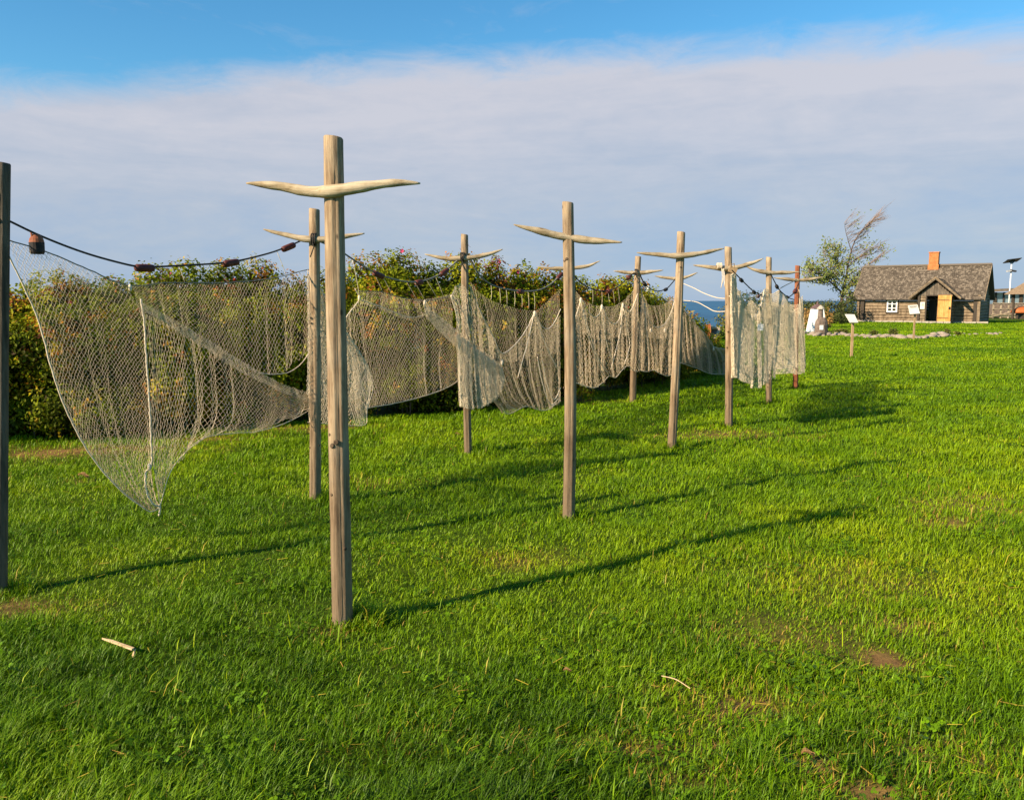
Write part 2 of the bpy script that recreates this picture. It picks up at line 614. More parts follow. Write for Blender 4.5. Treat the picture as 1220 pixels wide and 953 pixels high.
L = bpy.data.lights.new('sun', 'SUN')
L.energy = 5.0
L.angle = math.radians(.53)
L.color = (1, .81, .58)
lo = bpy.data.objects.new('sun', L)
COL.objects.link(lo)
lo.rotation_euler = Vector((-SUN[0], -SUN[1], -SUN[2])).to_track_quat('-Z', 'Y').to_euler()

cam = bpy.data.cameras.new('camera')
cam.sensor_fit = 'HORIZONTAL'
cam.sensor_width = 36
cam.lens = 36 * F / 1220
cam.clip_start = .05
cam.clip_end = 60000
co = bpy.data.objects.new('camera', cam)
COL.objects.link(co)
co.location = (0, 0, EYE)
co.rotation_euler = (PI / 2 - PITCH, 0, 0)
scene.camera = co
scene.view_settings.view_transform = 'Standard'
scene.view_settings.look = 'None'
scene.view_settings.exposure = EXPO
scene.view_settings.gamma = 1
scene.cycles.use_denoising = True
scene.cycles.max_bounces = 6
scene.cycles.transparent_max_bounces = 8

# ------------------------------------------------------------------ lawn and sea
SH_X = [-300, -80, -20, -6, 8.5, 20, 45, 140, 400]
SH_Y = [0, 12, 17, 22, 40, 73, 120, 210, 420]


def shore(x):
    return np.interp(x, SH_X, SH_Y)


# worn, straw coloured or bare patches: (px, py, width m, depth m, strength)
PATCH = [(1048, 783, .10, .12, .9), (1150, 605, .45, .35, .5), (1135, 625, .3, .22, .5), (1165, 590, .25, .22, .55), (1075, 745, .22, .2, .45),
         (880, 835, .3, .18, .6), (840, 825, .3, .12, .5), (960, 915, .12, .08, .8), (1025, 945, .2, .10, .7), (745, 890, .35, .12, .5),
         (812, 925, .2, .10, .45), (820, 885, .22, .1, .45), (1130, 895, .3, .2, .35), (615, 665, .4, .2, .32), (595, 660, .25, .15, .25), (870, 520, .9, .4, .55), (440, 575, .4, .2, .3),
         (20, 725, .28, .16, .6), (400, 750, .14, .10, .45), (60, 540, .9, .35, .8), (150, 535, .8, .3, .6), (330, 512, .9, .3, .6), (250, 522, .6, .25, .5),
         (400, 510, .8, .3, .5), (700, 478, .6, .3, .5), (100, 575, .2, .1, .3), (950, 760, .5, .3, .3), (1000, 690, .6, .5, .25), (480, 880, .3, .15, .2)]
PATCH = [(G(a, b_)[0], G(a, b_)[1], w, d, s) for a, b_, w, d, s in PATCH]


def bare(x, y):
    t = np.zeros_like(x)
    w = .55 + .9 * vnoise(x * 7, y * 7, 5)
    for (cx, cy, rw, rd, s) in PATCH:
        q = ((x - cx) / rw)**2 + ((y - cy) / rd)**2
        t = np.maximum(t, s * np.exp(-q * w))
    t = t * (.55 + .95 * vnoise(x * 22, y * 22, 6))
    return np.clip(t * 1.15, 0, 1)


def lawn_z(x, y):
    z = .05 * (vnoise(x * .5, y * .5, 3) - .5) + .05 * (vnoise(x * 1.7, y * 1.7, 4) - .5)
    z = z * np.clip((60 - y) / 40, 0, 1)
    e = y - shore(x)
    z = z - np.clip(e, 0, 8) * .6
    return z


xs = np.unique(np.concatenate([np.linspace(-3000, -60, 8), np.linspace(-60, -9, 30), np.linspace(-9, 13, 260), np.linspace(13, 60, 70), np.linspace(60, 300, 30), np.linspace(300, 3000, 6)]))
ys = np.unique(np.concatenate([np.linspace(-60, 0, 12), np.linspace(0, 24, 260), np.linspace(24, 130, 110), np.linspace(130, 500, 30), [900]]))
XX, YY = np.meshgrid(xs, ys)
ZZ = lawn_z(XX, YY)
V = np.stack([XX.ravel(), YY.ravel(), ZZ.ravel()], 1)
nx, ny = len(xs), len(ys)
I = (np.arange(ny - 1)[:, None] * nx + np.arange(nx - 1)[None, :]).ravel()
Q = np.stack([I, I + 1, I + nx + 1, I + nx], 1)
o = np_mesh('lawn', V, Q, M['turf'], smooth=True, tint=np.clip(bare(V[:, 0], V[:, 1]) * 1.1, 0, 1))
tag(o, 'mown green lawn with worn straw coloured patches', 'lawn', kind='structure')
b_ = MB()
b_.add([(-30000, -2000, -2.2), (30000, -2000, -2.2), (30000, 40000, -2.2), (-30000, 40000, -2.2)], [(0, 1, 2, 3)])
tag(b_.build('sea', M['sea']), 'blue sea behind the hedge reaching the horizon', 'sea', kind='structure')

# house frame (needed to keep grass out)
HA = np.array([27.38, 66.72])
HTH = math.radians(-36)
HE = np.array([math.cos(HTH), math.sin(HTH)])
HB = np.array([-HE[1], HE[0]])


def in_house(x, y):
    u = (x - HA[0]) * HE[0] + (y - HA[1]) * HE[1]
    v = (x - HA[0]) * HB[0] + (y - HA[1]) * HB[1]
    return (u > -.1) & (u < 8.7) & (v > -.1) & (v < 5.2) | ((u > 4.5) & (u < 6.9) & (v > -1.6) & (v < .5))


# hedge foot line, in pixels of the survey
HEDGE_FOOT = [(-160, 545), (0, 530), (100, 527), (200, 520), (300, 510), (440, 500), (560, 492), (690, 474), (760, 462), (850, 442)]
HF = np.array([G(*p)[:2] for p in HEDGE_FOOT])


def behind_hedge(x, y):
    return y > np.interp(x, HF[:, 0], HF[:, 1]) + .25


# ------------------------------------------------------------------ grass blades


def make_grass():
    n_try = 1900000
    y = 2.0 + (70 - 2.0) * rng.random(n_try)**2.1
    # density wanted per square metre at distance y; pdf of y known, so accept by ratio
    wid = 1.44 * y + 2.6
    pdf = (1 / 2.1) * ((y - 2.0) / 68.0)**(1 / 2.1 - 1) / 68.0
    want = np.where(y < 5.0, 15000, 15000 * (5.0 / y)**1.72)
    keep = rng.random(n_try) < np.clip(want * wid / (n_try * pdf), 0, 1)
    y = y[keep]
    x = (rng.random(len(y)) - .47) * (1.44 * y + 2.6)
    ok = (y < shore(x) - .2) & ~in_house(x, y) & ~(behind_hedge(x, y) & (x < 5.0))
    x, y = x[ok], y[ok]
    br = bare(x, y)
    ok = rng.random(len(x)) > br * .90
    x, y, br = x[ok], y[ok], br[ok]
    n = len(x)
    z = lawn_z(x, y)
    far = np.maximum(1.0, y / 5.0)
    clump = vnoise(x * 3.2, y * 3.2, 21) * .6 + vnoise(x * 9, y * 9, 22) * .4
    tall = vnoise(x * .55 + 3, y * .55, 23)
    hgt = (.010 + .052 * clump**1.5 + .014 * tall) * (.5 + .95 * rng.random(n)) * np.minimum(far, 2.0)**.45
    hgt *= np.where(y < 4.4, 1.0 + .30 * np.clip((4.4 - y), 0, 2), 1.0)
    hgt *= (1 - .55 * br)
    # trodden short just before the posts
    # long uncut tufts round the feet of the posts
    for (cx, cy) in POST_FEET:
        q = np.exp(-((x - cx - .08)**2 + (y - cy - .03)**2) / .012)
        hgt *= 1 + 2.0 * q
    w = (.0012 + .0018 * rng.random(n)**1.5) * far**.95
    ang = rng.random(n) * 2 * PI
    # prevailing lean plus random lean
    la = .5 + 2.2 * (vnoise(x * 1.3, y * 1.3, 31) - .5)
    lean = .25 + .85 * rng.random(n)
    rx = np.cos(ang) * lean * 1.0 + np.cos(la) * .10
    ry = np.sin(ang) * lean * 1.0 + np.sin(la) * .10
    sx_, sy_ = -np.sin(ang), np.cos(ang)
    # blades turned broadside more or less at random
    P0 = np.stack([x, y, z - .004], 1)
    side = np.stack([sx_, sy_, np.zeros(n)], 1) * w[:, None]
    mid = P0 + np.stack([rx * hgt * .35, ry * hgt * .35, hgt * .62], 1)
    tip = P0 + np.stack([rx * hgt * 1.05, ry * hgt * 1.05, hgt * (1.0 - .15 * lean)], 1)
    V = np.empty((n, 5, 3))
    V[:, 0] = P0 - side
    V[:, 1] = P0 + side
    V[:, 2] = mid + side * .8
    V[:, 3] = mid - side * .8
    V[:, 4] = tip
    base = np.arange(n)[:, None] * 5
    Q = base + np.array([[0, 1, 2, 3]])
    T = base + np.array([[3, 2, 4]])
    t = .42 + .34 * (vnoise(x * .8, y * .8, 41) - .5) + .26 * (vnoise(x * 3.1, y * 3.1, 42) - .5) + .20 * (rng.random(n) - .5)
    t = t + .14 * (vnoise(x * .25, y * .25, 44) - .5) - .13 * np.clip(4.5 - y, 0, 1.5)  # nearest blades tinted darker: self-shadow of the longer grass painted in
    t = np.clip(t, 0, .72)
    dry = rng.random(n) < (.003 + .35 * br)
    t = np.where(dry, .82 + .18 * rng.random(n), t)
    t = np.where((br > .12) & ~dry, np.clip(t + br * .3, 0, .85), t)
    tint = np.repeat(t, 5)
    V = V.reshape(-1, 3)
    # clover patches: three leaflets on each stalk
    pc = 150
    cy = 2.5 + 8 * rng.random(pc)**1.4
    cx = (rng.random(pc) - .5) * (1.4 * cy + 1)
    per = 34
    wx = np.repeat(cx, per) + rng.normal(size=pc * per) * .09
    wy = np.repeat(cy, per) + rng.normal(size=pc * per) * .07
    ok = ~behind_hedge(wx, wy)
    wx, wy = wx[ok], wy[ok]
    m = len(wx)
    wz = lawn_z(wx, wy) + .018 + .028 * rng.random(m)
    r = .004 + .0045 * rng.random(m)
    a0 = rng.random(m) * 2 * PI
    til = (rng.random((m, 2)) - .5) * 1.3
    parts = []
    for q3 in range(3):
        a = a0 + q3 * 2 * PI / 3
        k = np.arange(5) * 2 * PI / 5
        ox, oy = r * 1.05 * np.cos(a), r * 1.05 * np.sin(a)
        X_ = ox[:, None] + r[:, None] * np.cos(k + a[:, None])
        Y_ = oy[:, None] + r[:, None] * np.sin(k + a[:, None])
        parts.append(np.stack([wx[:, None] + X_, wy[:, None] + Y_, wz[:, None] + X_ * til[:, :1] + Y_ * til[:, 1:]], 2))
    W = np.stack(parts, 1).reshape(-1, 3)
    H6 = len(V) + np.arange(m * 3)[:, None] * 5 + np.arange(5)[None, :]
    V = np.concatenate([V, W])
    tint = np.concatenate([tint, np.repeat(.08 + .24 * rng.random(m), 15)])
    # longer single blades, and tufts the mower leaves round the posts
    m = 3600
    by = 2.3 + 9 * rng.random(m)**1.6
    bx = (rng.random(m) - .5) * (1.4 * by + 1)
    bh = .045 + .055 * rng.random(m)
    for q0, (fx, fy) in enumerate(POST_FEET):
        nn_ = 420 if q0 == 1 else 170
        a = rng.random(nn_) * 2 * PI
        rad_ = .05 + .10 * rng.random(nn_)
        bx = np.concatenate([bx, fx + np.cos(a) * rad_ + (.07 if q0 == 1 else .02)])
        by = np.concatenate([by, fy + np.sin(a) * rad_ * .8])
        bh = np.concatenate([bh, (.05 + .10 * rng.random(nn_)) * np.where(np.sin(a) < -.1, .45, 1.0)])
    ok = ~behind_hedge(bx, by)
    bx, by, bh = bx[ok], by[ok], bh[ok]
    m = len(bx)
    bz = lawn_z(bx, by)
    a = rng.random(m) * 2 * PI
    ln = bh * (.25 + .9 * rng.random(m))
    wd = .0013 + .0013 * rng.random(m)
    S0 = np.stack([bx, by, bz], 1)
    sd = np.stack([-np.sin(a) * wd, np.cos(a) * wd, np.zeros(m)], 1)
    hv = np.stack([np.cos(a) * ln, np.sin(a) * ln, bh], 1)
    md_ = S0 + hv * [.35, .35, .65]
    W = np.stack([S0 - sd, S0 + sd, md_ + sd, md_ - sd, S0 + hv], 1).reshape(-1, 3)
    Qb = len(V) + np.arange(m)[:, None] * 5 + np.array([[0, 1, 2, 3]])
    Tb = len(V) + np.arange(m)[:, None] * 5 + np.array([[3, 2, 4]])
    V = np.concatenate([V, W])
    tb_ = .25 + .50 * rng.random(m)
    tb_ = np.where(rng.random(m) < .06, .86, tb_)
    tint = np.concatenate([tint, np.repeat(tb_, 5)])
    # dead straw lying between the blades
    m = 1500
    wy = 2.4 + 9 * rng.random(m)**1.5
    wx = (rng.random(m) - .5) * (1.4 * wy + 1)
    ok = ~behind_hedge(wx, wy)
    wx, wy = wx[ok], wy[ok]
    m = len(wx)
    a = rng.random(m) * 2 * PI
    ln = .02 + .05 * rng.random(m)
    wz = lawn_z(wx, wy) + .016 + .022 * rng.random(m)
    dx_, dy_ = np.cos(a) * ln, np.sin(a) * ln
    wd = .0009 + .0008 * rng.random(m)
    S0 = np.stack([wx, wy, wz], 1)
    S1 = S0 + np.stack([dx_, dy_, ln * (rng.random(m) - .35) * .7], 1)
    sd = np.stack([-np.sin(a) * wd, np.cos(a) * wd, wd * .6], 1)
    W = np.stack([S0 - sd, S0 + sd, S1 + sd * .6, S1 - sd * .6], 1).reshape(-1, 3)
    H4 = len(V) + np.arange(m)[:, None] * 4 + np.arange(4)[None, :]
    V = np.concatenate([V, W])
    tint = np.concatenate([tint, np.repeat(.84 + .12 * rng.random(m), 4)])
    o = np_mesh('grass', V, [Q, T, H6, Qb, Tb, H4], M['grass'], tint=tint)
    tag(o, 'short bright green grass blades all over the lawn', 'grass', kind='stuff')
    print('blades', n)


# ------------------------------------------------------------------ net poles
POLES = [
    # foot px, top px, radius, material, arm points, arm radius, label
    ((-1, 705), (3, 195), .040, 'shaded_post', None, .027, 'wooden pole with shade painted in, cut off by the left photo edge, holding the first headrope'),
    ((408, 743), (397, 165), .050, 'post', [(292, 218), (330, 221), (365, 228), (397, 228), (430, 224), (465, 219), (501, 219)], .029,
     'nearest and tallest wooden pole with a wavy crossarm, casting the longest shadow'),
    ((375, 600), (375, 250), .044, 'post', [(313, 273), (340, 280), (375, 286), (405, 283), (434, 278)], .024,
     'wooden pole just behind the nearest pole, net bag hanging round its foot'),
    ((558, 541), (553, 280), .040, 'post', [(506, 303), (530, 308), (553, 308), (578, 304), (599, 297)], .026,
     'wooden pole before the tall bushes with a folded net curtain hanging on it'),
    (None, (.765, 11.25), .044, 'post', [(640, 318), (655, 320), (677, 320), (700, 317), (715, 311)], .026,
     'wooden pole hidden behind the second front pole, only its crossarm ends showing'),
    ((677, 617), (678, 242), .044, 'post', [(612, 268), (640, 275), (677, 283), (710, 287), (741, 289)], .028,
     'second front wooden pole, its pale crossarm sloping down to the right'),
    ((754, 480), (760, 306), .050, 'post', [(731, 323), (750, 325), (765, 325), (790, 322)], .032,
     'wooden pole amid draped nets, small pale tower showing just right of it'),
    (None, (3.10, 15.75), .050, 'post', [(780, 329), (803, 332), (815, 331), (831, 325)], .032,
     'far wooden pole nearly hidden behind the leaning pole, low crossarm showing'),
    ((800, 538), (812, 277), .046, 'post', [(759, 301), (790, 304), (812, 305), (840, 301), (863, 296)], .030,
     'wooden pole that leans to the right, standing clear of the nets'),
    ((868, 510), (868, 295), .048, 'post', [(826, 316), (850, 319), (870, 320), (895, 314), (910, 308)], .033,
     'wooden pole with beige rope ends tied to its crossarm, sea at its left'),
    ((916, 482), (916, 307), .046, 'post', [(887, 317), (900, 322), (916, 325), (935, 325), (953, 324)], .034,
     'wooden pole standing in the middle of the pale hanging net curtain'),
    ((948, 464), (950, 317), .046, 'red_post', [(921, 331), (940, 333), (952, 334), (965, 333), (981, 330)], .034,
     'red brown pole at the right end of the pale net curtain'),
]
POST_FEET = []


def pole_mesh(base, top, r, seed):
    rr = np.random.default_rng(seed)
    axis = top - base
    n, sides = 34, 28
    crack = int(sides * (.75 + .10 * (rr.random() - .3))) % sides
    V, Fc = [], []
    bend = (rr.random(2) - .5) * .025
    for i in range(n + 1):
        t = i / n
        c = base - axis * .06 + axis * 1.06 * t
        c = c + np.array([bend[0], bend[1], 0]) * math.sin(t * PI * 1.2)
        rad = r * (1.06 - .12 * t)
        for k in range(sides):
            a = 2 * PI * k / sides
            q = rad * (1 + .045 * (vnoise(np.array([k * .35 + seed]), np.array([i * .45]), seed)[0] - .5) + .03 * math.sin(3 * a + t * 5))
            if k == crack and .08 < t < .93:
                q *= .76 + .08 * rr.random()
            dz = 0
            if i == n:
                dz = -.006 * math.cos(a)
            V.append((c[0] + q * math.cos(a), c[1] + q * math.sin(a), c[2] + dz))
    for i in range(n):
        for k in range(sides):
            k2 = (k + 1) % sides
            Fc.append((i * sides + k, i * sides + k2, (i + 1) * sides + k2, (i + 1) * sides + k))
    b = MB()
    b.add(V, Fc)
    # bevelled top
    tc_ = np.mean(np.array(V[n * sides:]), axis=0)
    ring = [tuple(np.array(p) * .9 + tc_ * .1 + np.array([0, 0, .006])) for p in V[n * sides:]]
    o = b.n
    b.add(ring, [])
    for k in range(sides):
        k2 = (k + 1) % sides
        b.f.append((n * sides + k, n * sides + k2, o + k2, o + k))
    b.f.append(tuple(o + k for k in range(sides)))
    return b


pole_info = []
for i, (foot, top, r, mat, arm, ar, label) in enumerate(POLES):
    if foot is None:
        base = np.array([top[0], top[1], 0.0])
        tp = base + np.array([.0, 0, 2.36])
    else:
        base = G(*foot)
        tp = at(top[0], top[1], base[1])
        # the pixel is the near rim of the pole; small enough to ignore
    POST_FEET.append((base[0], base[1]))
    e = empty('net_pole', base, label, 'pole', 'wooden poles with crossarms for drying nets')
    pole_mesh(base, tp, r, 100 + i).build('post', M[mat], e, smooth=True)
    kr = np.random.default_rng(800 + i)
    for j in range(7):
        # grown-in branch knots, nearly flush with the shaft
        t_ = .10 + .84 * kr.random()
        a_ = -PI * kr.random()
        dv_ = np.array([math.cos(a_), math.sin(a_), 0])
        rk = r * (1.06 - .12 * t_)
        kb = MB()
        q_ = .006 + .006 * kr.random()
        kb.lathe(base + (tp - base) * t_ + dv_ * rk * .93, [(q_ * 1.25, 0), (q_ * 1.1, rk * .07), (q_ * .7, rk * .085), (q_ * .2, rk * .07)], 9, (dv_[0], dv_[1], .18))
        kb.build('knot', M['knot'], e, smooth=True)
    b = MB()
    if arm is None:
        pts = np.array([base + [-.03, -.045, 2.24], base + [-.20, -.18, 2.27], base + [-.42, -.36, 2.36], base + [.15, .10, 2.26]])
        pts = pts[[3, 0, 1, 2]]
        P = cat_rom(pts, 24)
    else:
        yaw = .10 * (rng.random() - .5)
        P2 = cat_rom(arm, 48)
        P = np.array([at(a[0], a[1], base[1] - r * .80) for a in P2])
        P[:, 1] += .02 * np.sin(np.linspace(0, 5, 48) + i)
        P[1:-1, 2] += .0012 * np.sin(np.linspace(0, 19, 46) + 2 * i)
    t = np.linspace(-1, 1, len(P))
    rad = .88 * ar * np.clip(1 - np.abs(t)**2.3, .0, 1)**.85 * (1 + .10 * np.sin(t * 7 + i) + .05 * np.sin(t * 17 + 2 * i) + .02 * np.sin(t * 41 + 5 * i)) + .0035
    b.tube(P, list(rad), 12)
    b.build('crossarm', M['arm'] if mat != 'shaded_post' else M['shaded_post'], e, smooth=True)
    pole_info.append((base, tp))

make_grass()

# ------------------------------------------------------------------ fishing nets


def strands(nodes_a, nodes_b, r):
    d = nodes_b - nodes_a
    L_ = np.linalg.norm(d, axis=1, keepdims=True) + 1e-9
    d = d / L_
    ref = np.where(np.abs(d[:, 2:3]) > .9, np.array([[1., 0, 0]]), np.array([[0, 0, 1.]]))
    u = np.cross(d, ref)
    u /= np.linalg.norm(u, axis=1, keepdims=True) + 1e-9
    w = np.cross(u, d)
    n = len(d)
    V = np.empty((n, 6, 3))
    for k in range(3):
        a = 2 * PI * k / 3
        off = r * (math.cos(a) * u + math.sin(a) * w)
        V[:, k] = nodes_a + off
        V[:, 3 + k] = nodes_b + off
    b = np.arange(n)[:, None] * 6
    Q = np.concatenate([b + np.array([[k, (k + 1) % 3, 3 + (k + 1) % 3, 3 + k]]) for k in range(3)])
    return V.reshape(-1, 3), Q


def patch(rows, plane, off=0.0, hw=.0175, hh=.0215, gather=1.0, fold=0.0, nfold=8, seed=0, r=.0013, sag=.0, offs=None, foldtop=.25, jit=.004):
    """a hanging net panel surveyed as rows of points; returns strands. fold = depth of the hanging folds"""
    rr = np.random.default_rng(seed)
    K = 200
    R = [cat_rom(p, K) for p in rows]
    offs = offs or [off] * len(rows)
    W = [np.array([plane(q[0], q[1], o_) for q in p]) for p, o_ in zip(R, offs)]
    width = max(np.sum(np.linalg.norm(np.diff(w, axis=0), axis=1)) for w in W)
    W = np.array(W)                                   # rows x K x 3
    drop = np.mean(np.sum(np.linalg.norm(np.diff(W, axis=0), axis=2), axis=0))
    nu = max(4, int(width * gather / hw))
    nv = max(4, int(drop / hh))
    # across v
    Wv = np.stack([cat_rom(W[:, k], nv + 1) if len(rows) > 2 else cat_rom(W[[0, -1]][:, k], nv + 1) for k in range(K)], 1)
    q = np.linspace(0, K - 1, nu + 1)
    i0 = np.clip(q.astype(int), 0, K - 2)
    fr = (q - i0)[None, :, None]
    S = Wv[:, i0] * (1 - fr) + Wv[:, i0 + 1] * fr      # (nv+1, nu+1, 3)
    u = np.linspace(0, 1, nu + 1)[None, :]
    v = np.linspace(0, 1, nv + 1)[:, None]
    prof = foldtop + (1 - foldtop) * v
    ph = 2 * PI * (nfold * u + .35 * np.sin(2 * PI * u * 1.7 + seed) + .12 * v * np.sin(9 * u + seed))
    w1 = np.sin(ph) + .45 * np.sin(2.3 * ph + 1.7 + 2 * v) + .8 * (vnoise(u * nfold * 1.3 + seed * 9.1, v * 2.0 + seed, seed + 5) - .5)
    disp = fold * prof * w1
    S = S + disp[..., None] * plane.n
    S = S + (fold * .75 * prof * np.cos(ph * 1.0 + .6) * np.clip(gather - 1, 0, 1.5))[..., None] * plane.d
    S[..., 2] += .5 * fold * (vnoise(u * nfold * .8, v * 4, seed + 9) - .5)
    S = S + (rr.random(S.shape) - .5) * 2 * jit
    # diamonds
    ii, jj = np.meshgrid(np.arange(nu + 1), np.arange(nv + 1))
    A, B = [], []
    for dj in (1, -1):
        mk = ((ii + jj) % 2 == 0) & (ii < nu) & (jj + dj >= 0) & (jj + dj <= nv)
        a = S[jj[mk], ii[mk]]
        c = S[jj[mk] + dj, ii[mk] + 1]
        A.append(a)
        B.append(c)
        mk = ((ii + jj) % 2 == 0) & (ii > 0) & (jj + dj >= 0) & (jj + dj <= nv)
        a = S[jj[mk], ii[mk]]
        c = S[jj[mk] + dj, ii[mk] - 1]
        A.append(a)
        B.append(c)
    return strands(np.concatenate(A), np.concatenate(B), r), S


def fishing_net(label, patches, plane, mat, cords=(), base=None, bits=()):
    """patches: list of (part name, [patch kwargs])"""
    base = base if base is not None else np.array([0, 0, 0])
    e = empty('fishing_net', base, label, 'fishing net', 'fishing nets hung up between the poles')
    for (pname, plist) in patches:
        Vs, Qs, n = [], [], 0
        for kw in plist:
            (V, Q), S = patch(plane=plane, **kw)
            Vs.append(V)
            Qs.append(Q + n)
            n += len(V)
        np_mesh(pname, np.concatenate(Vs), np.concatenate(Qs), M[mat], e)
    for (pts, r, off, cm) in cords:
        b = MB()
        P = cat_rom(pts, max(8, len(pts) * 6))
        Wp = np.array([plane(q[0], q[1], off) for q in P])
        Wp = Wp + (rng.random(Wp.shape) - .5) * r * .8
        b.tube(Wp, r, 6)
        b.build('edge_cord', M[cm], e, smooth=True)
    for (nm, px, py, off, rad) in bits:
        b = MB()
        c = plane(px, py, off)
        b.lathe(c - np.array([0, 0, rad * 1.3]), [(rad * .3, 0), (rad * .6, rad * .6), (rad * .65, rad * 1.8), (rad * .25, rad * 2.6)], 8)
        b.build(nm, M['cord'], e, smooth=True)
    return e


# first net: from the left pole to the cord with the loop, and the long panel to the next pole
A_rows = [[(9, 287), (60, 303), (105, 322), (152, 341)],
          [(30, 345), (75, 352), (125, 362), (170, 376)],
          [(47, 388), (90, 398), (135, 410), (175, 425)],
          [(66, 455), (100, 464), (140, 472), (178, 480)],
          [(88, 508), (115, 514), (150, 518), (180, 522)],
          [(112, 548), (135, 552), (160, 556), (181, 556)],
          [(146, 586), (160, 590), (175, 590), (184, 584)],
          [(170, 603), (178, 607), (185, 608), (189, 604)]]
B_low = [[(170, 373), (215, 392), (270, 426), (320, 455), (368, 474)],
         [(176, 440), (212, 440), (265, 458), (320, 474), (369, 479)],
         [(179, 505), (203, 500), (258, 490), (318, 488), (370, 483)],
         [(182, 560), (203, 534), (250, 512), (312, 504), (369, 486)],
         [(190, 606), (203, 562), (246, 521), (306, 514), (368, 489)]]
B_lip = [[(168, 360), (221, 388), (286, 429), (337, 457), (378, 470)],
         [(170, 366), (220, 394), (283, 434), (335, 461), (378, 476)],
         [(171, 371), (218, 399), (279, 439), (333, 466), (378, 483)]]
B_up = [[(158, 341), (205, 338), (262, 338), (322, 333), (368, 322)],
        [(163, 356), (212, 366), (282, 380), (330, 382), (368, 368)],
        [(170, 376), (225, 404), (292, 438), (330, 446), (366, 420)]]
fishing_net('widest open net, held out from the left pole and reaching nearly to the grass', [
    ('net_panel', [dict(rows=A_rows, off=0, fold=.012, nfold=4, seed=1, hw=.0130, hh=.0168, r=.0009, gather=1.0)]),
    ('net_panel', [dict(rows=B_low, off=.08, fold=.022, nfold=6, seed=2, hw=.0145, hh=.021, r=.0010, gather=1.05, foldtop=.6)]),
    ('folded_edge', [dict(rows=B_lip, off=.11, fold=.018, nfold=5, seed=3, hw=.011, hh=.009, r=.0012, gather=1.2)]),
    ('net_panel', [dict(rows=B_up, off=0, fold=.02, nfold=5, seed=4, hw=.0140, hh=.0175, r=.0009, gather=1.05)]),
], BACK, 'twine', [
    ([(8, 300), (30, 345), (47, 386), (66, 455), (88, 508), (112, 548), (146, 586), (168, 603), (180, 610), (190, 604)], .0045, 0.01, 'cord'),
    ([(168, 356), (171, 378), (174, 420), (178, 480), (180, 525), (180, 556), (174, 562), (173, 575), (177, 592), (184, 602), (190, 604), (190, 614)], .0065, .06, 'cord'),
    ([(9, 286), (60, 302), (105, 321), (152, 340), (200, 337), (262, 337), (322, 332), (368, 321)], .0040, 0, 'rope_grey'),
    ([(368, 420), (360, 432), (345, 443), (325, 446), (308, 444)], .0035, .02, 'cord'),
    ([(190, 606), (203, 562), (225, 535), (246, 521), (280, 516), (306, 514), (340, 504), (370, 488)], .0030, .08, 'cord'),
], base=BACK(180, 560) * [1, 1, 0], bits=[('cord_knot', 178, 556, .08, .018), ('cord_knot', 190, 604, .05, .016), ('cord_knot', 155, 343, .02, .018)])

C_rows = [[(366, 322), (374, 326), (384, 346), (393, 366), (401, 380)],
          [(366, 385), (376, 386), (392, 390), (410, 398), (422, 408)],
          [(366, 430), (384, 430), (408, 430), (430, 432), (443, 448)],
          [(366, 470), (390, 472), (414, 474), (434, 472), (443, 464)],
          [(367, 503), (390, 505), (415, 507), (434, 505), (437, 484)]]
fishing_net('small rounded net bag wrapped around the pole behind the nearest pole', [
    ('net_panel', [dict(rows=C_rows, off=.10, fold=.012, nfold=3, seed=7, hw=.0130, hh=.016, r=.0015, gather=1.2, foldtop=.6)]),
    ('net_panel', [dict(rows=[[(366, 330), (374, 340), (384, 356), (396, 380)], [(366, 400), (384, 404), (404, 410), (424, 424)], [(366, 470), (386, 476), (412, 480), (437, 470)]],
                        off=.14, fold=.012, nfold=3, seed=8, hw=.0135, hh=.017, r=.0015, gather=1.2)]),
], BACK, 'twine_pale', [
    ([(367, 503), (390, 505), (415, 507), (436, 505), (437, 490), (444, 464), (443, 448), (432, 425), (420, 408), (401, 380), (384, 348), (372, 324)], .0032, .10, 'cord')],
    base=BACK(400, 500) * [1, 1, 0])

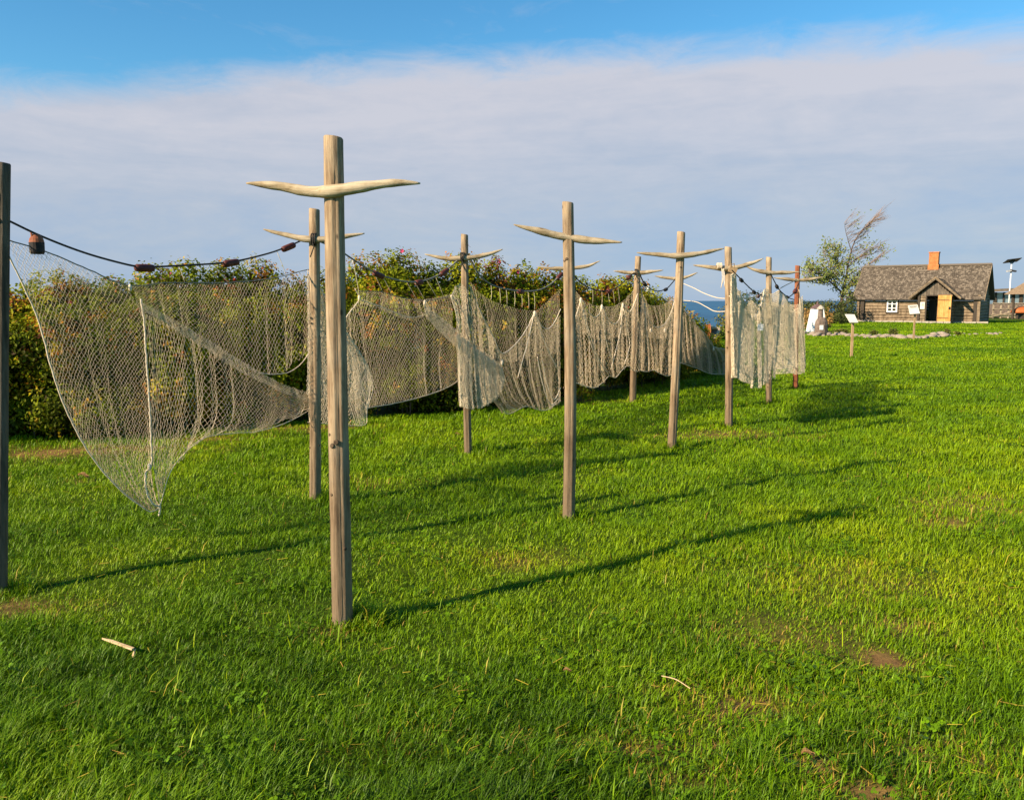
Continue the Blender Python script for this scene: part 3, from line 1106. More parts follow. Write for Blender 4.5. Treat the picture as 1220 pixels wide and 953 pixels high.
D_rows = [[(404, 396), (428, 357), (455, 366), (490, 378), (512, 371), (530, 388), (548, 402)],
          [(405, 430), (430, 400), (458, 404), (492, 408), (520, 408), (536, 412), (550, 424)],
          [(405, 465), (434, 450), (460, 444), (494, 440), (522, 436), (538, 436), (550, 440)],
          [(405, 500), (437, 486), (462, 482), (494, 475), (520, 467), (538, 459), (550, 450)]]
D_back = [[(428, 349), (455, 348), (480, 355), (505, 357), (537, 350)],
          [(428, 354), (455, 359), (480, 366), (510, 366), (540, 366)],
          [(428, 360), (455, 370), (490, 382), (514, 374), (540, 395)]]
D_dia = [[(504, 361), (528, 380), (552, 400), (576, 418), (597, 435)],
         [(505, 368), (528, 389), (550, 410), (574, 428), (597, 441)],
         [(506, 375), (526, 397), (548, 418), (572, 435), (597, 447)]]
fishing_net('taut slanting net from the nearest pole to the pole before the tall bushes', [
    ('net_panel', [dict(rows=D_rows, off=.03, fold=.02, nfold=4, seed=11, hw=.0195, hh=.0215, r=.0012, gather=1.05)]),
    ('net_panel', [dict(rows=D_back, off=-.04, fold=.025, nfold=4, seed=12, hw=.016, hh=.018, r=.0010, gather=1.2)]),
    ('folded_edge', [dict(rows=D_dia, off=.10, fold=.02, nfold=3, seed=13, hw=.012, hh=.010, r=.0015, gather=1.5)]),
], BACK, 'twine', [
    ([(404, 396), (414, 376), (428, 356), (423, 344)], .0045, .04, 'cord'),
    ([(437, 486), (462, 482), (494, 475), (520, 467), (538, 459), (550, 450)], .0036, .03, 'cord'),
    ([(428, 357), (455, 366), (490, 378), (512, 371), (507, 358)], .0035, .04, 'cord'),
    ([(428, 347), (455, 348), (480, 355), (505, 358), (537, 352), (545, 340)], .0035, -.03, 'rope_grey')], base=BACK(480, 480) * [1, 1, 0],
    bits=[('cord_knot', 506, 361, .05, .022), ('cord_knot', 428, 355, .05, .018)])

E_rows = [[(544, 398), (553, 404), (566, 414), (580, 425), (597, 438)],
          [(546, 425), (556, 430), (569, 436), (583, 442), (600, 448)],
          [(547, 452), (558, 455), (572, 457), (586, 458), (600, 456)],
          [(549, 484), (561, 488), (574, 485), (587, 479), (598, 464)]]
E_up = [[(537, 352), (542, 342), (546, 338), (552, 340), (558, 347)],
        [(542, 375), (546, 370), (550, 370), (555, 372), (561, 380)],
        [(545, 400), (550, 404), (555, 408), (560, 412), (566, 418)]]
fishing_net('pale bunched net curtain draped over the pole before the tall bushes', [
    ('net_panel', [dict(rows=E_rows, off=.13, fold=.022, nfold=7, seed=21, hw=.017, hh=.02, r=.0018, gather=2.4, foldtop=.5)]),
    ('net_panel', [dict(rows=E_rows, off=.09, fold=.02, nfold=5, seed=23, hw=.018, hh=.021, r=.0017, gather=2.0, foldtop=.5)]),
    ('net_panel', [dict(rows=E_up, off=.08, fold=.02, nfold=4, seed=22, hw=.016, r=.0015, gather=1.6)]),
], BACK, 'twine_pale', [([(537, 352), (543, 372), (548, 395)], .006, .09, 'cord'), ([(538, 352), (552, 372), (561, 398)], .005, .10, 'cord')],
    base=BACK(570, 485) * [1, 1, 0])

F_back = [[(560, 336), (575, 352), (600, 363), (637, 370), (652, 359), (668, 344)],
          [(563, 372), (580, 378), (605, 392), (637, 392), (652, 388), (668, 378)],
          [(566, 420), (584, 425), (606, 432), (636, 425), (652, 424), (668, 420)]]
F_front = [[(559, 340), (574, 375), (588, 402), (598, 422), (612, 412), (626, 394), (637, 374), (646, 392), (656, 390), (668, 376)],
           [(562, 400), (578, 420), (590, 436), (600, 446), (614, 440), (628, 430), (639, 420), (648, 426), (657, 424), (668, 418)],
           [(572, 460), (583, 466), (593, 472), (603, 478), (615, 472), (629, 465), (640, 462), (649, 462), (658, 458), (668, 452)],
           [(596, 482), (598, 487), (601, 493), (605, 493), (615, 489), (627, 484), (638, 487), (648, 489), (659, 486), (668, 478)]]
fishing_net('net with one deep scallop, hung left of the second front pole', [
    ('net_panel', [dict(rows=F_back, off=-.08, fold=.03, nfold=6, seed=31, hw=.022, hh=.028, r=.0010, gather=1.0)]),
    ('net_panel', [dict(rows=F_front, off=.06, fold=.028, nfold=9, seed=32, hw=.021, hh=.028, r=.0013, gather=1.6, foldtop=.3)]),
], BACK, 'twine_grey', [
    ([(559, 340), (574, 375), (588, 402), (598, 421), (612, 412), (626, 394), (637, 372)], .006, .07, 'cord'),
    ([(637, 372), (645, 388), (652, 392), (660, 385), (668, 368)], .006, .07, 'cord'),
    ([(636, 374), (628, 410), (617, 450)], .006, .10, 'cord'), ([(640, 385), (652, 415), (664, 440)], .006, .10, 'cord'),
    ([(596, 482), (605, 493), (627, 484), (648, 489), (668, 478)], .005, .07, 'cord'),
    ([(646, 430), (652, 458), (660, 476), (668, 462)], .006, .10, 'cord'), ([(640, 425), (646, 455), (656, 482), (667, 474)], .006, .11, 'cord')],
    base=BACK(620, 490) * [1, 1, 0], bits=[('cord_knot', 637, 374, .09, .03), ('net_weight', 598, 432, .09, .028)])

G_back = [[(686, 346), (695, 357), (716, 365), (738, 361), (760, 340)],
          [(686, 365), (698, 375), (716, 384), (738, 382), (760, 372)],
          [(686, 395), (700, 400), (718, 405), (738, 402), (760, 398)]]
G_front = [[(686, 382), (692, 360), (702, 374), (712, 378), (718, 366), (726, 382), (736, 384), (742, 364), (750, 370), (760, 352)],
           [(686, 410), (694, 400), (704, 405), (714, 408), (720, 403), (728, 410), (738, 412), (745, 402), (752, 402), (760, 396)],
           [(686, 436), (696, 436), (706, 440), (716, 440), (724, 436), (732, 436), (740, 432), (747, 428), (754, 428), (760, 428)],
           [(686, 456), (697, 460), (708, 462), (718, 456), (726, 448), (733, 450), (742, 440), (748, 436), (754, 441), (760, 443)]]
fishing_net('dense scalloped net between the second front pole and the pole right of it', [
    ('net_panel', [dict(rows=G_back, off=-.08, fold=.03, nfold=6, seed=41, hw=.024, hh=.03, r=.0012, gather=1.1)]),
    ('net_panel', [dict(rows=G_front, off=.06, fold=.036, nfold=10, seed=42, hw=.024, hh=.032, r=.0017, gather=1.8, foldtop=.3)]),
], BACK, 'twine_grey', [
    ([(686, 378), (690, 364), (693, 356), (700, 370), (708, 378), (714, 374), (717, 364), (724, 380), (732, 386), (738, 380), (742, 364), (750, 372), (760, 350)], .007, .08, 'cord'),
    ([(692, 360), (704, 410), (718, 446)], .007, .12, 'cord'), ([(717, 366), (722, 405), (732, 436)], .007, .12, 'cord'),
    ([(742, 366), (738, 400), (728, 440)], .007, .12, 'cord'), ([(695, 370), (712, 425), (726, 448)], .007, .12, 'cord'), ([(743, 368), (750, 410), (744, 434)], .007, .12, 'cord'),
    ([(686, 456), (697, 460), (708, 462), (718, 456), (726, 448), (733, 450), (742, 440), (748, 436), (754, 441), (760, 443)], .006, .08, 'cord')],
    base=BACK(720, 460) * [1, 1, 0], bits=[('cord_knot', 692, 358, .09, .03), ('cord_knot', 717, 366, .09, .03), ('cord_knot', 742, 364, .09, .03)])

H_back = [[(764, 346), (772, 362), (782, 364), (795, 360), (806, 350)],
          [(764, 375), (773, 382), (783, 384), (795, 380), (806, 372)],
          [(764, 400), (773, 402), (783, 404), (795, 402), (806, 398)]]
H_front = [[(763, 342), (768, 362), (776, 386), (786, 390), (796, 380), (806, 354)],
           [(763, 385), (769, 395), (777, 405), (787, 408), (796, 404), (806, 394)],
           [(762, 420), (769, 423), (777, 426), (787, 428), (796, 427), (806, 424)],
           [(761, 441), (770, 443), (778, 441), (786, 445), (796, 448), (806, 442)]]
fishing_net('short dense net just left of the leaning pole', [
    ('net_panel', [dict(rows=H_back, off=-.08, fold=.03, nfold=6, seed=51, hw=.026, hh=.034, r=.0014, gather=1.4)]),
    ('net_panel', [dict(rows=H_front, off=.06, fold=.036, nfold=7, seed=52, hw=.026, hh=.034, r=.0019, gather=1.9, foldtop=.3)]),
], BACK, 'twine_grey', [
    ([(763, 342), (768, 362), (776, 386), (786, 390), (796, 380), (806, 352)], .007, .08, 'cord'),
    ([(768, 362), (772, 405), (784, 438)], .007, .12, 'cord'),
    ([(761, 441), (770, 443), (778, 441), (786, 445), (796, 448), (806, 442)], .006, .08, 'cord')],
    base=BACK(785, 445) * [1, 1, 0], bits=[('net_weight', 775, 394, .09, .032), ('net_weight', 792, 394, .09, .032)])

I_rows = [[(807, 352), (816, 368), (828, 384), (838, 398), (846, 405), (850, 413), (862, 415), (884, 418)],
          [(808, 385), (817, 394), (828, 404), (838, 412), (846, 417), (853, 421), (863, 424), (884, 428)],
          [(809, 415), (818, 420), (828, 426), (838, 430), (846, 433), (853, 434), (863, 435), (884, 438)],
          [(810, 432), (819, 434), (828, 438), (838, 442), (846, 445), (853, 446), (863, 446), (884, 447)]]
fishing_net('low brown net sloping down right of the leaning pole, in front of the sea', [
    ('net_panel', [dict(rows=I_rows, off=0, fold=.05, nfold=9, seed=61, hw=.027, hh=.034, r=.0024, gather=1.9, foldtop=.3)]),
], BACK, 'twine_grey', [
    ([(811, 366), (822, 378), (832, 390), (842, 400), (849, 412), (862, 416), (868, 417)], .007, .03, 'cord'),
    ([(810, 432), (828, 438), (846, 445), (863, 446), (884, 447)], .006, .02, 'cord')],
    base=BACK(840, 445) * [1, 1, 0], bits=[('net_weight', 850, 416, .05, .036)])

J_rows = [[(873, 352), (880, 344), (888, 362), (897, 358), (905, 366), (911, 344), (920, 350), (930, 346), (940, 362), (951, 362), (956, 352)],
          [(873, 390), (881, 388), (889, 392), (898, 392), (906, 394), (913, 386), (922, 388), (932, 388), (942, 392), (952, 392), (957, 388)],
          [(872, 425), (881, 428), (890, 432), (899, 434), (907, 434), (915, 426), (924, 424), (934, 424), (943, 424), (953, 422), (959, 416)],
          [(872, 450), (880, 451), (889, 457), (898, 462), (906, 461), (915, 454), (924, 448), (934, 446), (943, 445), (952, 446), (960, 440)]]
J2 = [[(874, 358), (890, 372), (905, 374), (916, 360), (930, 362), (945, 370), (955, 362)],
      [(874, 400), (890, 404), (905, 406), (918, 400), (932, 400), (946, 402), (956, 398)],
      [(876, 442), (890, 446), (905, 450), (919, 442), (932, 440), (945, 438), (956, 436)]]
fishing_net('pale curtain of netting beside the red brown pole, at the right end of the nets', [
    ('net_panel', [dict(rows=J_rows, off=.09, fold=.035, nfold=7, seed=71, hw=.028, hh=.031, r=.0025, gather=1.7, foldtop=.6, jit=.003)]),
    ('net_panel', [dict(rows=J2, off=.02, fold=.05, nfold=4, seed=72, hw=.030, hh=.033, r=.0025, gather=1.7, jit=.003, foldtop=.5)]),
], FRONT, 'twine_pale', [
    ([(952, 345), (956, 380), (960, 440)], .006, .11, 'cord'),
    ([(888, 362), (897, 357), (905, 366), (911, 345)], .008, .12, 'cord')],
    base=FRONT(915, 455) * [1, 1, 0], bits=[('net_weight', 879, 356, .13, .03), ('net_weight', 890, 354, .13, .032)])
# the bundle hanging down beside the pole
b_rows = [[(871, 328), (874, 326), (877, 328)], [(871, 370), (875, 370), (879, 370)], [(872, 410), (876, 410), (880, 410)], [(873, 446), (876, 448), (879, 446)]]
fishing_net('narrow grey white net bundle hanging straight down beside the pole with tied rope ends', [
    ('net_panel', [dict(rows=b_rows, off=.14, fold=.02, nfold=3, seed=75, hw=.008, hh=.02, r=.0024, gather=2.0)]),
    ('net_panel', [dict(rows=b_rows, off=.10, fold=.02, nfold=3, seed=76, hw=.008, hh=.02, r=.0024, gather=2.0)])],
    FRONT, 'twine_pale', [([(873, 326), (875, 370), (876, 410), (877, 446)], .012, .12, 'cord')], base=FRONT(876, 446) * [1, 1, 0])
# paper tag on the curtain
c = FRONT(906, 390, .17)
b = MB()
b.box(c, (.075, .004, .09), Matrix.Rotation(-.25, 3, 'Z'))
b.box(c + FRONT.n * .004 + np.array([0, 0, .05]), (.006, .006, .03))
tag(b.build('paper_tag', M['white']), 'small white tag pinned on the pale net curtain', 'tag')

# ------------------------------------------------------------------ headropes with floats


def floats_on(e, P, spots, mat, length, rad, shape='barrel'):
    for (t, kind) in spots:
        i = int(t * (len(P) - 1))
        i = min(max(i, 1), len(P) - 2)
        d = P[i + 1] - P[i - 1]
        d = d / np.linalg.norm(d)
        b = MB()
        if kind == 'bell':
            c = P[i] + np.array([0, 0, -.115])
            b.lathe(c, [(.034, 0), (.040, .012), (.041, .066)], 16)
            o = b.build('float', M['float_dark'], e, smooth=False)
            b = MB()
            b.lathe(c + np.array([0, 0, .065]), [(.041, 0), (.036, .022), (.025, .040), (.014, .050)], 16)
            b.tube([P[i] + d * .03, P[i] + d * .02 + [0, -.02, -.07], P[i] - d * .02 + [0, .0, -.08], P[i] - d * .03], .006, 5)
            b.build('float_cap', M['float_orange'], o, local=False)
            # sub-part lies in the part's frame, which shares the thing's origin
            for ch in o.children:
                for vv in ch.data.vertices:
                    vv.co -= Vector(e.location)
        else:
            L_, R_ = (length, rad) if kind == 'long' else (length * .7, rad * 1.1)
            c = P[i] - d * L_ / 2 + np.array([0, 0, -R_ * .3])
            b.lathe(c, [(R_ * .45, 0), (R_ * .9, L_ * .06), (R_, L_ * .2), (R_, L_ * .8), (R_ * .9, L_ * .94), (R_ * .45, L_)], 12, d)
            b.build('float', M[mat], e, smooth=True)


def headrope(label, pts, plane, r, mat, spots, fmat='float_red', flen=.14, frad=.026, droppers=(), off=0.0, doff=0.0):
    P = cat_rom(pts, 60)
    Wp = np.array([plane(q[0], q[1], off) for q in P])
    e = empty('headrope', Wp[len(Wp) // 2] * [1, 1, 0], label, 'rope', 'ropes slung between the poles')
    b = MB()
    b.tube(Wp, r, 8)
    b.build('rope', M[mat], e, smooth=True)
    # turns round the pole at both ends
    floats_on(e, Wp, spots, fmat, flen, frad)
    for (a, c) in droppers:
        b = MB()
        p0, p1 = plane(a[0], a[1], off), plane(c[0], c[1], doff)
        mid_ = (p0 + p1) / 2 + np.array([.006, 0, -.01])
        b.tube(cat_rom([p0, mid_, p1], 6), .0022, 5)
        b.build('dropper_line', M['cord'], e, smooth=True)
    return e


headrope('black rope with four floats from the left pole to the pole behind the nearest one',
         [(8, 262), (48, 281), (100, 301), (150, 315), (170, 318), (225, 316), (276, 312), (320, 302), (345, 293), (366, 284), (374, 284)], BACK, .0065, 'rope_dark',
         [(.115, 'bell'), (.46, 'long'), (.735, 'long'), (.925, 'long')], 'float_red', .145, .025,
         [((213, 317), (220, 336)), ((232, 316), (247, 337)), ((253, 314), (272, 337)), ((278, 311), (297, 337)), ((330, 300), (342, 331))])
headrope('dark greyish rope sagging from the pole behind the nearest one towards the bushes', [(376, 286), (400, 296), (425, 312), (445, 324), (470, 333), (495, 336), (520, 329), (540, 315), (549, 306)], BACK, .0075, 'rope_grey',
         [(.88, 'long'), (.70, 'short'), (.45, 'long')], 'float_red', .15, .026,
         [((420, 310), (428, 352)), ((445, 324), (456, 348)), ((455, 328), (468, 352)), ((484, 335), (496, 356)), ((494, 336), (506, 357)), ((508, 333), (520, 354)), ((519, 330), (528, 352))])
headrope('greenish grey rope before the tall bushes, left of the second front pole', [(560, 308), (570, 326), (585, 339), (612, 346), (640, 346), (657, 338), (670, 325), (676, 321)], BACK, .0085, 'rope_grey',
         [(.93, 'long'), (.55, 'short')], 'float_red', .16, .028,
         [((595, 343), (596, 362)), ((603, 345), (604, 363)), ((613, 346), (613, 365)), ((621, 346), (622, 367)), ((629, 346), (630, 368)), ((636, 346), (637, 369)), ((585, 339), (585, 358))])
headrope('thin rope with a float sagging right of the second front pole', [(679, 321), (688, 333), (702, 343), (720, 347), (736, 342), (748, 331), (757, 324)], BACK, .0085, 'rope_dark',
         [(.9, 'short'), (.6, 'short')], 'float_red', .16, .03, [((706, 344), (706, 362)), ((717, 347), (717, 364)), ((724, 346), (726, 362)), ((730, 344), (732, 362)), ((736, 342), (738, 360))])
headrope('dark knotted rope next to the small pale tower', [(762, 325), (766, 335), (773, 343), (783, 347), (794, 344), (801, 337), (805, 332)], BACK, .0095, 'rope_dark',
         [(.25, 'short'), (.72, 'short')], 'float_dark', .16, .028)
headrope('upper white rope slung from the leaning pole to the pole with tied rope ends', [(812, 337), (826, 343), (840, 350), (855, 355), (868, 356)], Plane((3.12, 15.75), (2.80, 10.85)), .0065, 'cord', [])
headrope('lower white rope slung in front of the sea', [(812, 358), (830, 360), (842, 366), (852, 371), (868, 371)], Plane((3.12, 15.75), (2.80, 10.85)), .0065, 'cord', [])
headrope('pale rope running across the top of the net curtain', [(869, 353), (885, 355), (899, 354), (914, 348)], FRONT, .009, 'cord', [(.75, 'short')], 'float_red', .10, .022, off=.06)
headrope('dark rope hanging steeply from the pole with tied rope ends', [(872, 322), (880, 330), (889, 339), (899, 348), (908, 352)], FRONT, .007, 'rope_dark', [(.35, 'short'), (.78, 'short')], 'float_dark', .16, .022, off=.09)
headrope('dark rope with two floats hanging from the pole inside the net curtain', [(918, 326), (923, 336), (929, 346), (940, 355), (946, 357)], FRONT, .008, 'rope_dark', [(.4, 'short'), (.8, 'short')], 'float_dark', .17, .024, off=.09)
headrope('thin pale rope between the net curtain pole and the red brown pole', [(929, 344), (936, 340), (944, 336), (949, 333)], FRONT, .007, 'rope_grey', [], off=.09)
headrope('dark rope with one float tied to the red brown pole', [(940, 354), (945, 350), (949, 343), (953, 334)], FRONT, .009, 'rope_dark', [(.45, 'short')], 'float_red', .18, .034, off=.09)

# rope ends and block tied on the crossarm
e = empty('rope_tie', at(857, 320, 10.72) * [1, 1, 0], 'beige rope ends knotted over the crossarm and hanging free', 'rope')
b = MB()
for k in range(4):
    P = at(855 + k * 1.6, 317, 10.75)
    b.tube([P + np.array([0, .034 * math.cos(a) + .02, .036 * math.sin(a)]) for a in np.linspace(0, 2 * PI, 13)], .006, 6)
b.build('knot', M['cord'], e, smooth=True)
for (a, c) in (((860, 320), (859, 344)), ((862, 320), (863, 342)), ((861, 321), (861, 338))):
    b = MB()
    P0, P1 = at(a[0], a[1], 10.72), at(c[0], c[1], 10.72)
    b.tube(cat_rom([P0, (P0 + P1) / 2 + [.012, 0, 0], P1], 8), [.0045] * 7 + [.003], 6)
    b.build('rope_end', M['cord'], e, smooth=True)
c = at(873, 322, 10.68)
b = MB()
b.box(c, (.10, .03, .075), Matrix.Rotation(.35, 3, 'Y'))
b.tube([c + [-.02, -.01, .03], c + [-.03, -.03, .07], c + [.01, -.02, .08], c + [.02, -.01, .03]], .006, 6)
tag(b.build('wooden_block', M['signpost']), 'flat pale wooden block tied where the crossarm meets the pole', 'block')

# lashings on poles of the back row
for (px, py, Y, lab) in ((371, 285, 6.66, 'dark lashing knotted round the crossarm behind the nearest pole'), (549, 306, 8.9, 'brown lashing at the crossarm before the tall bushes'),
                         (757, 324, 13.5, 'dark lashing at the crossarm of the pole amid draped nets')):
    b = MB()
    P = at(px, py, Y)
    for k in range(3):
        b.tube([P + np.array([k * .014, .045 * math.cos(a) + .03, .045 * math.sin(a)]) for a in np.linspace(0, 2 * PI, 13)], .006, 5)
    b.tube([P, P + [.02, -.01, -.06], P + [-.01, -.01, -.14]], .005, 5)
    tag(b.build('rope_lashing', M['rope_dark'], smooth=True), lab, 'lashing', 'lashings round the crossarms')

# ------------------------------------------------------------------ foliage


def leaf_mesh(C, Nn, size, tint, rr, aspect=.62):
    """one folded leaf of two triangles at each centre, roughly facing Nn"""
    n = len(C)
    nn = Nn + (rr.random((n, 3)) - .5) * 1.5
    nn /= np.linalg.norm(nn, axis=1, keepdims=True) + 1e-9
    t = rr.random((n, 3)) - .5
    t[:, 2] -= .25
    t = t - nn * np.sum(t * nn, axis=1, keepdims=True)
    t /= np.linalg.norm(t, axis=1, keepdims=True) + 1e-9
    s = np.cross(nn, t)
    L_ = size[:, None]
    W = L_ * aspect * .5
    V = np.empty((n, 6, 3))
    V[:, 0] = C
    V[:, 1] = C + t * L_ * .38 + s * W + nn * W * .3
    V[:, 2] = C + t * L_ * .75 + s * W * .75 + nn * W * .1
    V[:, 3] = C + t * L_ - nn * L_ * .10
    V[:, 4] = C + t * L_ * .75 - s * W * .75 + nn * W * .1
    V[:, 5] = C + t * L_ * .38 - s * W + nn * W * .3
    b_ = np.arange(n)[:, None] * 6
    Q = np.concatenate([b_ + np.array([[0, 1, 2, 3]]), b_ + np.array([[0, 3, 4, 5]])])
    return V.reshape(-1, 3), Q, np.repeat(tint, 6)


def sphere_pts(n, rr):
    v = rr.normal(size=(n, 3))
    return v / np.linalg.norm(v, axis=1, keepdims=True)


def lobes_to_leaves(lobes, density, size, rr, tintf, sprig=7, shell=.34, up=.25, spread=.95):
    """leaves grouped in sprigs over the outer shell of ellipsoid lobes"""
    Cs, Ns, Ts = [], [], []
    for (c, rad) in lobes:
        c = np.array(c)
        rad = np.array(rad)
        area = 4 * PI * ((rad[0] * rad[1])**1.6 / 3 + (rad[0] * rad[2])**1.6 / 3 + (rad[1] * rad[2])**1.6 / 3)**(1 / 1.6)
        n = max(4, int(area * density / sprig))
        d = sphere_pts(n, rr)
        depth = 1 - shell * rr.random(n)**1.3
        lump = 1 + .22 * (vnoise(d[:, 0] * 3 + c[0] * 3, d[:, 2] * 3 + d[:, 1] * 2 + c[1], 8) - .4)
        P = c + d * rad * (depth * lump)[:, None]
        nrm = d / rad
        nrm /= np.linalg.norm(nrm, axis=1, keepdims=True)
        T = tintf(P, rr)
        for _ in range(sprig):
            Cs.append(P + np.clip(rr.normal(size=P.shape), -1.7, 1.7) * size * spread)
            Ns.append(nrm + np.array([0, 0, up]))
            Ts.append(np.clip(T + rr.normal(size=n) * .05, 0, 1))
    C, Nn, T = np.concatenate(Cs), np.concatenate(Ns), np.concatenate(Ts)
    ok = C[:, 2] > .03
    C, Nn, T = C[ok], Nn[ok], T[ok]
    sz = size * (.7 + .6 * rr.random(len(C)))
    return C, Nn, sz, T


def rose_tint(P, rr):
    n = len(P)
    t = .31 + .34 * (vnoise(P[:, 0] * 2.2 + P[:, 2] * 1.3, P[:, 2] * 2.2 + P[:, 1] * 1.1, 61) - .35)
    t = t + .16 * (rr.random(n) - .5)
    aut = (vnoise(P[:, 0] * 4 + 9, P[:, 2] * 4 + P[:, 1] * 2, 62) > .66) & (rr.random(n) < .6) | (rr.random(n) < .05)
    t = np.where(aut, .70 + .26 * rr.random(n), t)
    t = t + .10 * np.clip(P[:, 2] - .9, -.6, .8)
    return np.clip(t, 0, 1)


TOPL = [(-160, 352), (0, 350), (25, 345), (40, 344), (60, 337), (85, 331), (100, 332), (120, 341), (135, 346), (148, 344), (160, 326), (175, 321), (200, 320), (240, 318), (285, 317),
        (296, 324), (306, 329), (316, 322), (328, 315), (340, 322), (350, 330), (380, 326), (415, 316), (440, 309), (475, 305), (500, 311), (525, 311), (543, 302), (562, 306), (590, 312),
        (622, 316), (650, 321), (668, 326), (682, 332), (694, 329), (712, 325), (730, 326), (746, 331), (754, 338), (766, 345), (776, 342), (790, 352), (802, 360), (816, 372), (828, 380), (842, 396), (856, 425)]
TOPL = np.array(TOPL, float)
FOOTL = np.array(HEDGE_FOOT, float)

HEDGE = [(-150, 150, 'dense rose bush with red hips and yellow leaves behind the left pole'),
         (150, 352, 'low flat topped rose bush behind the widest open net'),
         (352, 548, 'tallest rose bush with orange autumn leaves behind the taut slanting net'),
         (548, 682, 'green rose bush with pink blooms behind the deep scalloped net'),
         (682, 858, 'rose bush sloping down to the sea at the right end of the hedge')]
allhips = []
for hi, (p0, p1, lab) in enumerate(HEDGE):
    rr = np.random.default_rng(300 + hi)
    lobes = []
    px = p0 + 4
    while px < p1 - 2:
        fy = np.interp(px, FOOTL[:, 0], FOOTL[:, 1])
        g = G(px, fy)
        dirv = g[:2] / np.linalg.norm(g[:2])
        for layer, back in enumerate((.42, .95, 1.4)):
            ctr = g[:2] + dirv * back
            dist = ctr[1]
            ty = np.interp(px, TOPL[:, 0], TOPL[:, 1])
            topz = at(px, ty, dist)[2]
            if layer != 1:
                topz *= .80 if layer == 0 else .88
            if topz < .3:
                continue
            topz *= (1.0 if hi < 2 else .975) + .075 * rr.random()
            rx = .26 + .18 * rr.random()
            # crown lobe touching the silhouette
            hz = min(.38 + .12 * rr.random(), topz / 2)
            lobes.append(((ctr[0], ctr[1], topz - hz * .92), (rx, rx * 1.1, hz)))
            z = topz - hz * 1.6
            while z > .12:
                h2 = .26 + .16 * rr.random()
                j = (rr.random(2) - .5) * .50
                r2 = .28 + .2 * rr.random()
                if rr.random() < .97:
                    lobes.append(((ctr[0] + j[0], ctr[1] + j[1] * .7, z), (r2, r2, h2)))
                z -= h2 * (1.15 + .5 * rr.random())
        step_m = .40 + .16 * rr.random()
        px += step_m / dist * F
    C, Nn, sz, T = lobes_to_leaves(lobes, 1350 if hi < 2 else 1050, .041 if hi < 3 else .047, rr, rose_tint, sprig=12, spread=1.0, shell=.42)
    # foot of the bush is sparse
    keep = rr.random(len(C)) < np.clip(.75 + C[:, 2], 0, 1)
    C, Nn, sz, T = C[keep], Nn[keep], sz[keep], T[keep]
    base = np.array([np.mean(C[:, 0]), np.mean(C[:, 1]), 0])
    e = empty('rose_bush', base, lab, 'bush', 'rose bushes of the hedge')
    V, Q, tt = leaf_mesh(C, Nn, sz, T, rr)
    # inner leaves, larger and tinted dark brown to olive
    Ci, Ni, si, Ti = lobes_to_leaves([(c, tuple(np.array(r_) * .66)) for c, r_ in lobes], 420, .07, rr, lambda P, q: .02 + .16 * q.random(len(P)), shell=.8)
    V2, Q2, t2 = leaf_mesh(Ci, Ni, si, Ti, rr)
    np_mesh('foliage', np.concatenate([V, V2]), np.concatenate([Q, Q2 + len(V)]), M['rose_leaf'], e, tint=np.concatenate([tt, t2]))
    # stems
    b = MB()
    for (c, r_) in lobes:
        if rr.random() < .8:
            f0 = np.array([c[0] + .3 * (rr.random() - .5), c[1] + .3 * (rr.random() - .5), 0])
            c = np.array(c)
            tips = c + sphere_pts(3, rr) * np.array(r_) * .95
            b.tube([f0, (f0 + c) / 2 + (rr.random(3) - .5) * .12, c], [.011, .008, .005], 5)
            for q in tips:
                b.tube([c, (c + q) / 2 + (rr.random(3) - .5) * .06, q], [.005, .004, .0025], 4)
    # upright young shoots above the outline
    b.build('stems', M['twig_brown'], e)
    sel = np.where((T > -1) & (Nn[:, 1] < .2))[0]
    for q in rr.choice(sel, 26, replace=False):
        b = MB()
        p = C[q] + np.array([.0, -.05, 0])
        R_ = .011 + .006 * rr.random()
        b.lathe(p, [(R_ * .3, -R_), (R_ * .85, -R_ * .5), (R_, 0), (R_ * .8, R_ * .6), (R_ * .25, R_)], 8)
        b.build('rose_hip', M['hip'], e, smooth=True)
    top = C[:, 2]
    hi_ = sel[np.argsort(-C[sel, 2])][:4000]
    for q in rr.choice(hi_, 3 if hi in (0, 3) else 1, replace=False):
        b = MB()
        p = C[q] + np.array([0, -.06, .01])
        for k in range(5):
            a = 2 * PI * k / 5
            dvec = np.array([math.cos(a), -.4, math.sin(a)])
            s_ = np.array([-math.sin(a), 0, math.cos(a)])
            b.add([p, p + dvec * .022 + s_ * .014, p + dvec * .034, p + dvec * .022 - s_ * .014], [(0, 1, 2, 3)])
        b.build('rose_bloom', M['bloom'], e)

# orange seedlings under the nets
for (px, py, w_, lab) in ((528, 452, .16, 'small yellow orange leaved shoot under the taut slanting net'), (690, 470, .2, 'small orange leaved shoot right of the second front pole')):
    g = G(px, py + 8)
    rr = np.random.default_rng(int(px))
    e = empty('rose_shoot', g, lab, 'plant')
    C, Nn, sz, T = lobes_to_leaves([((g[0], g[1], .22), (w_, w_, .16)), ((g[0] + .12, g[1], .14), (w_ * .7, w_ * .7, .10))], 220, .05, rr, lambda P, q: .62 + .3 * q.random(len(P)))
    V, Q, tt = leaf_mesh(C, Nn, sz, T, rr)
    np_mesh('foliage', V, Q, M['rose_leaf'], e, tint=tt)
    b = MB()
    for k in range(6):
        b.tube([g + [0, 0, -.02], g + [(rr.random() - .5) * .2, (rr.random() - .5) * .1, .15], g + [(rr.random() - .5) * .35, (rr.random() - .5) * .2, .32]], [.006, .004, .002], 5)
    b.build('stems', M['twig_brown'], e)


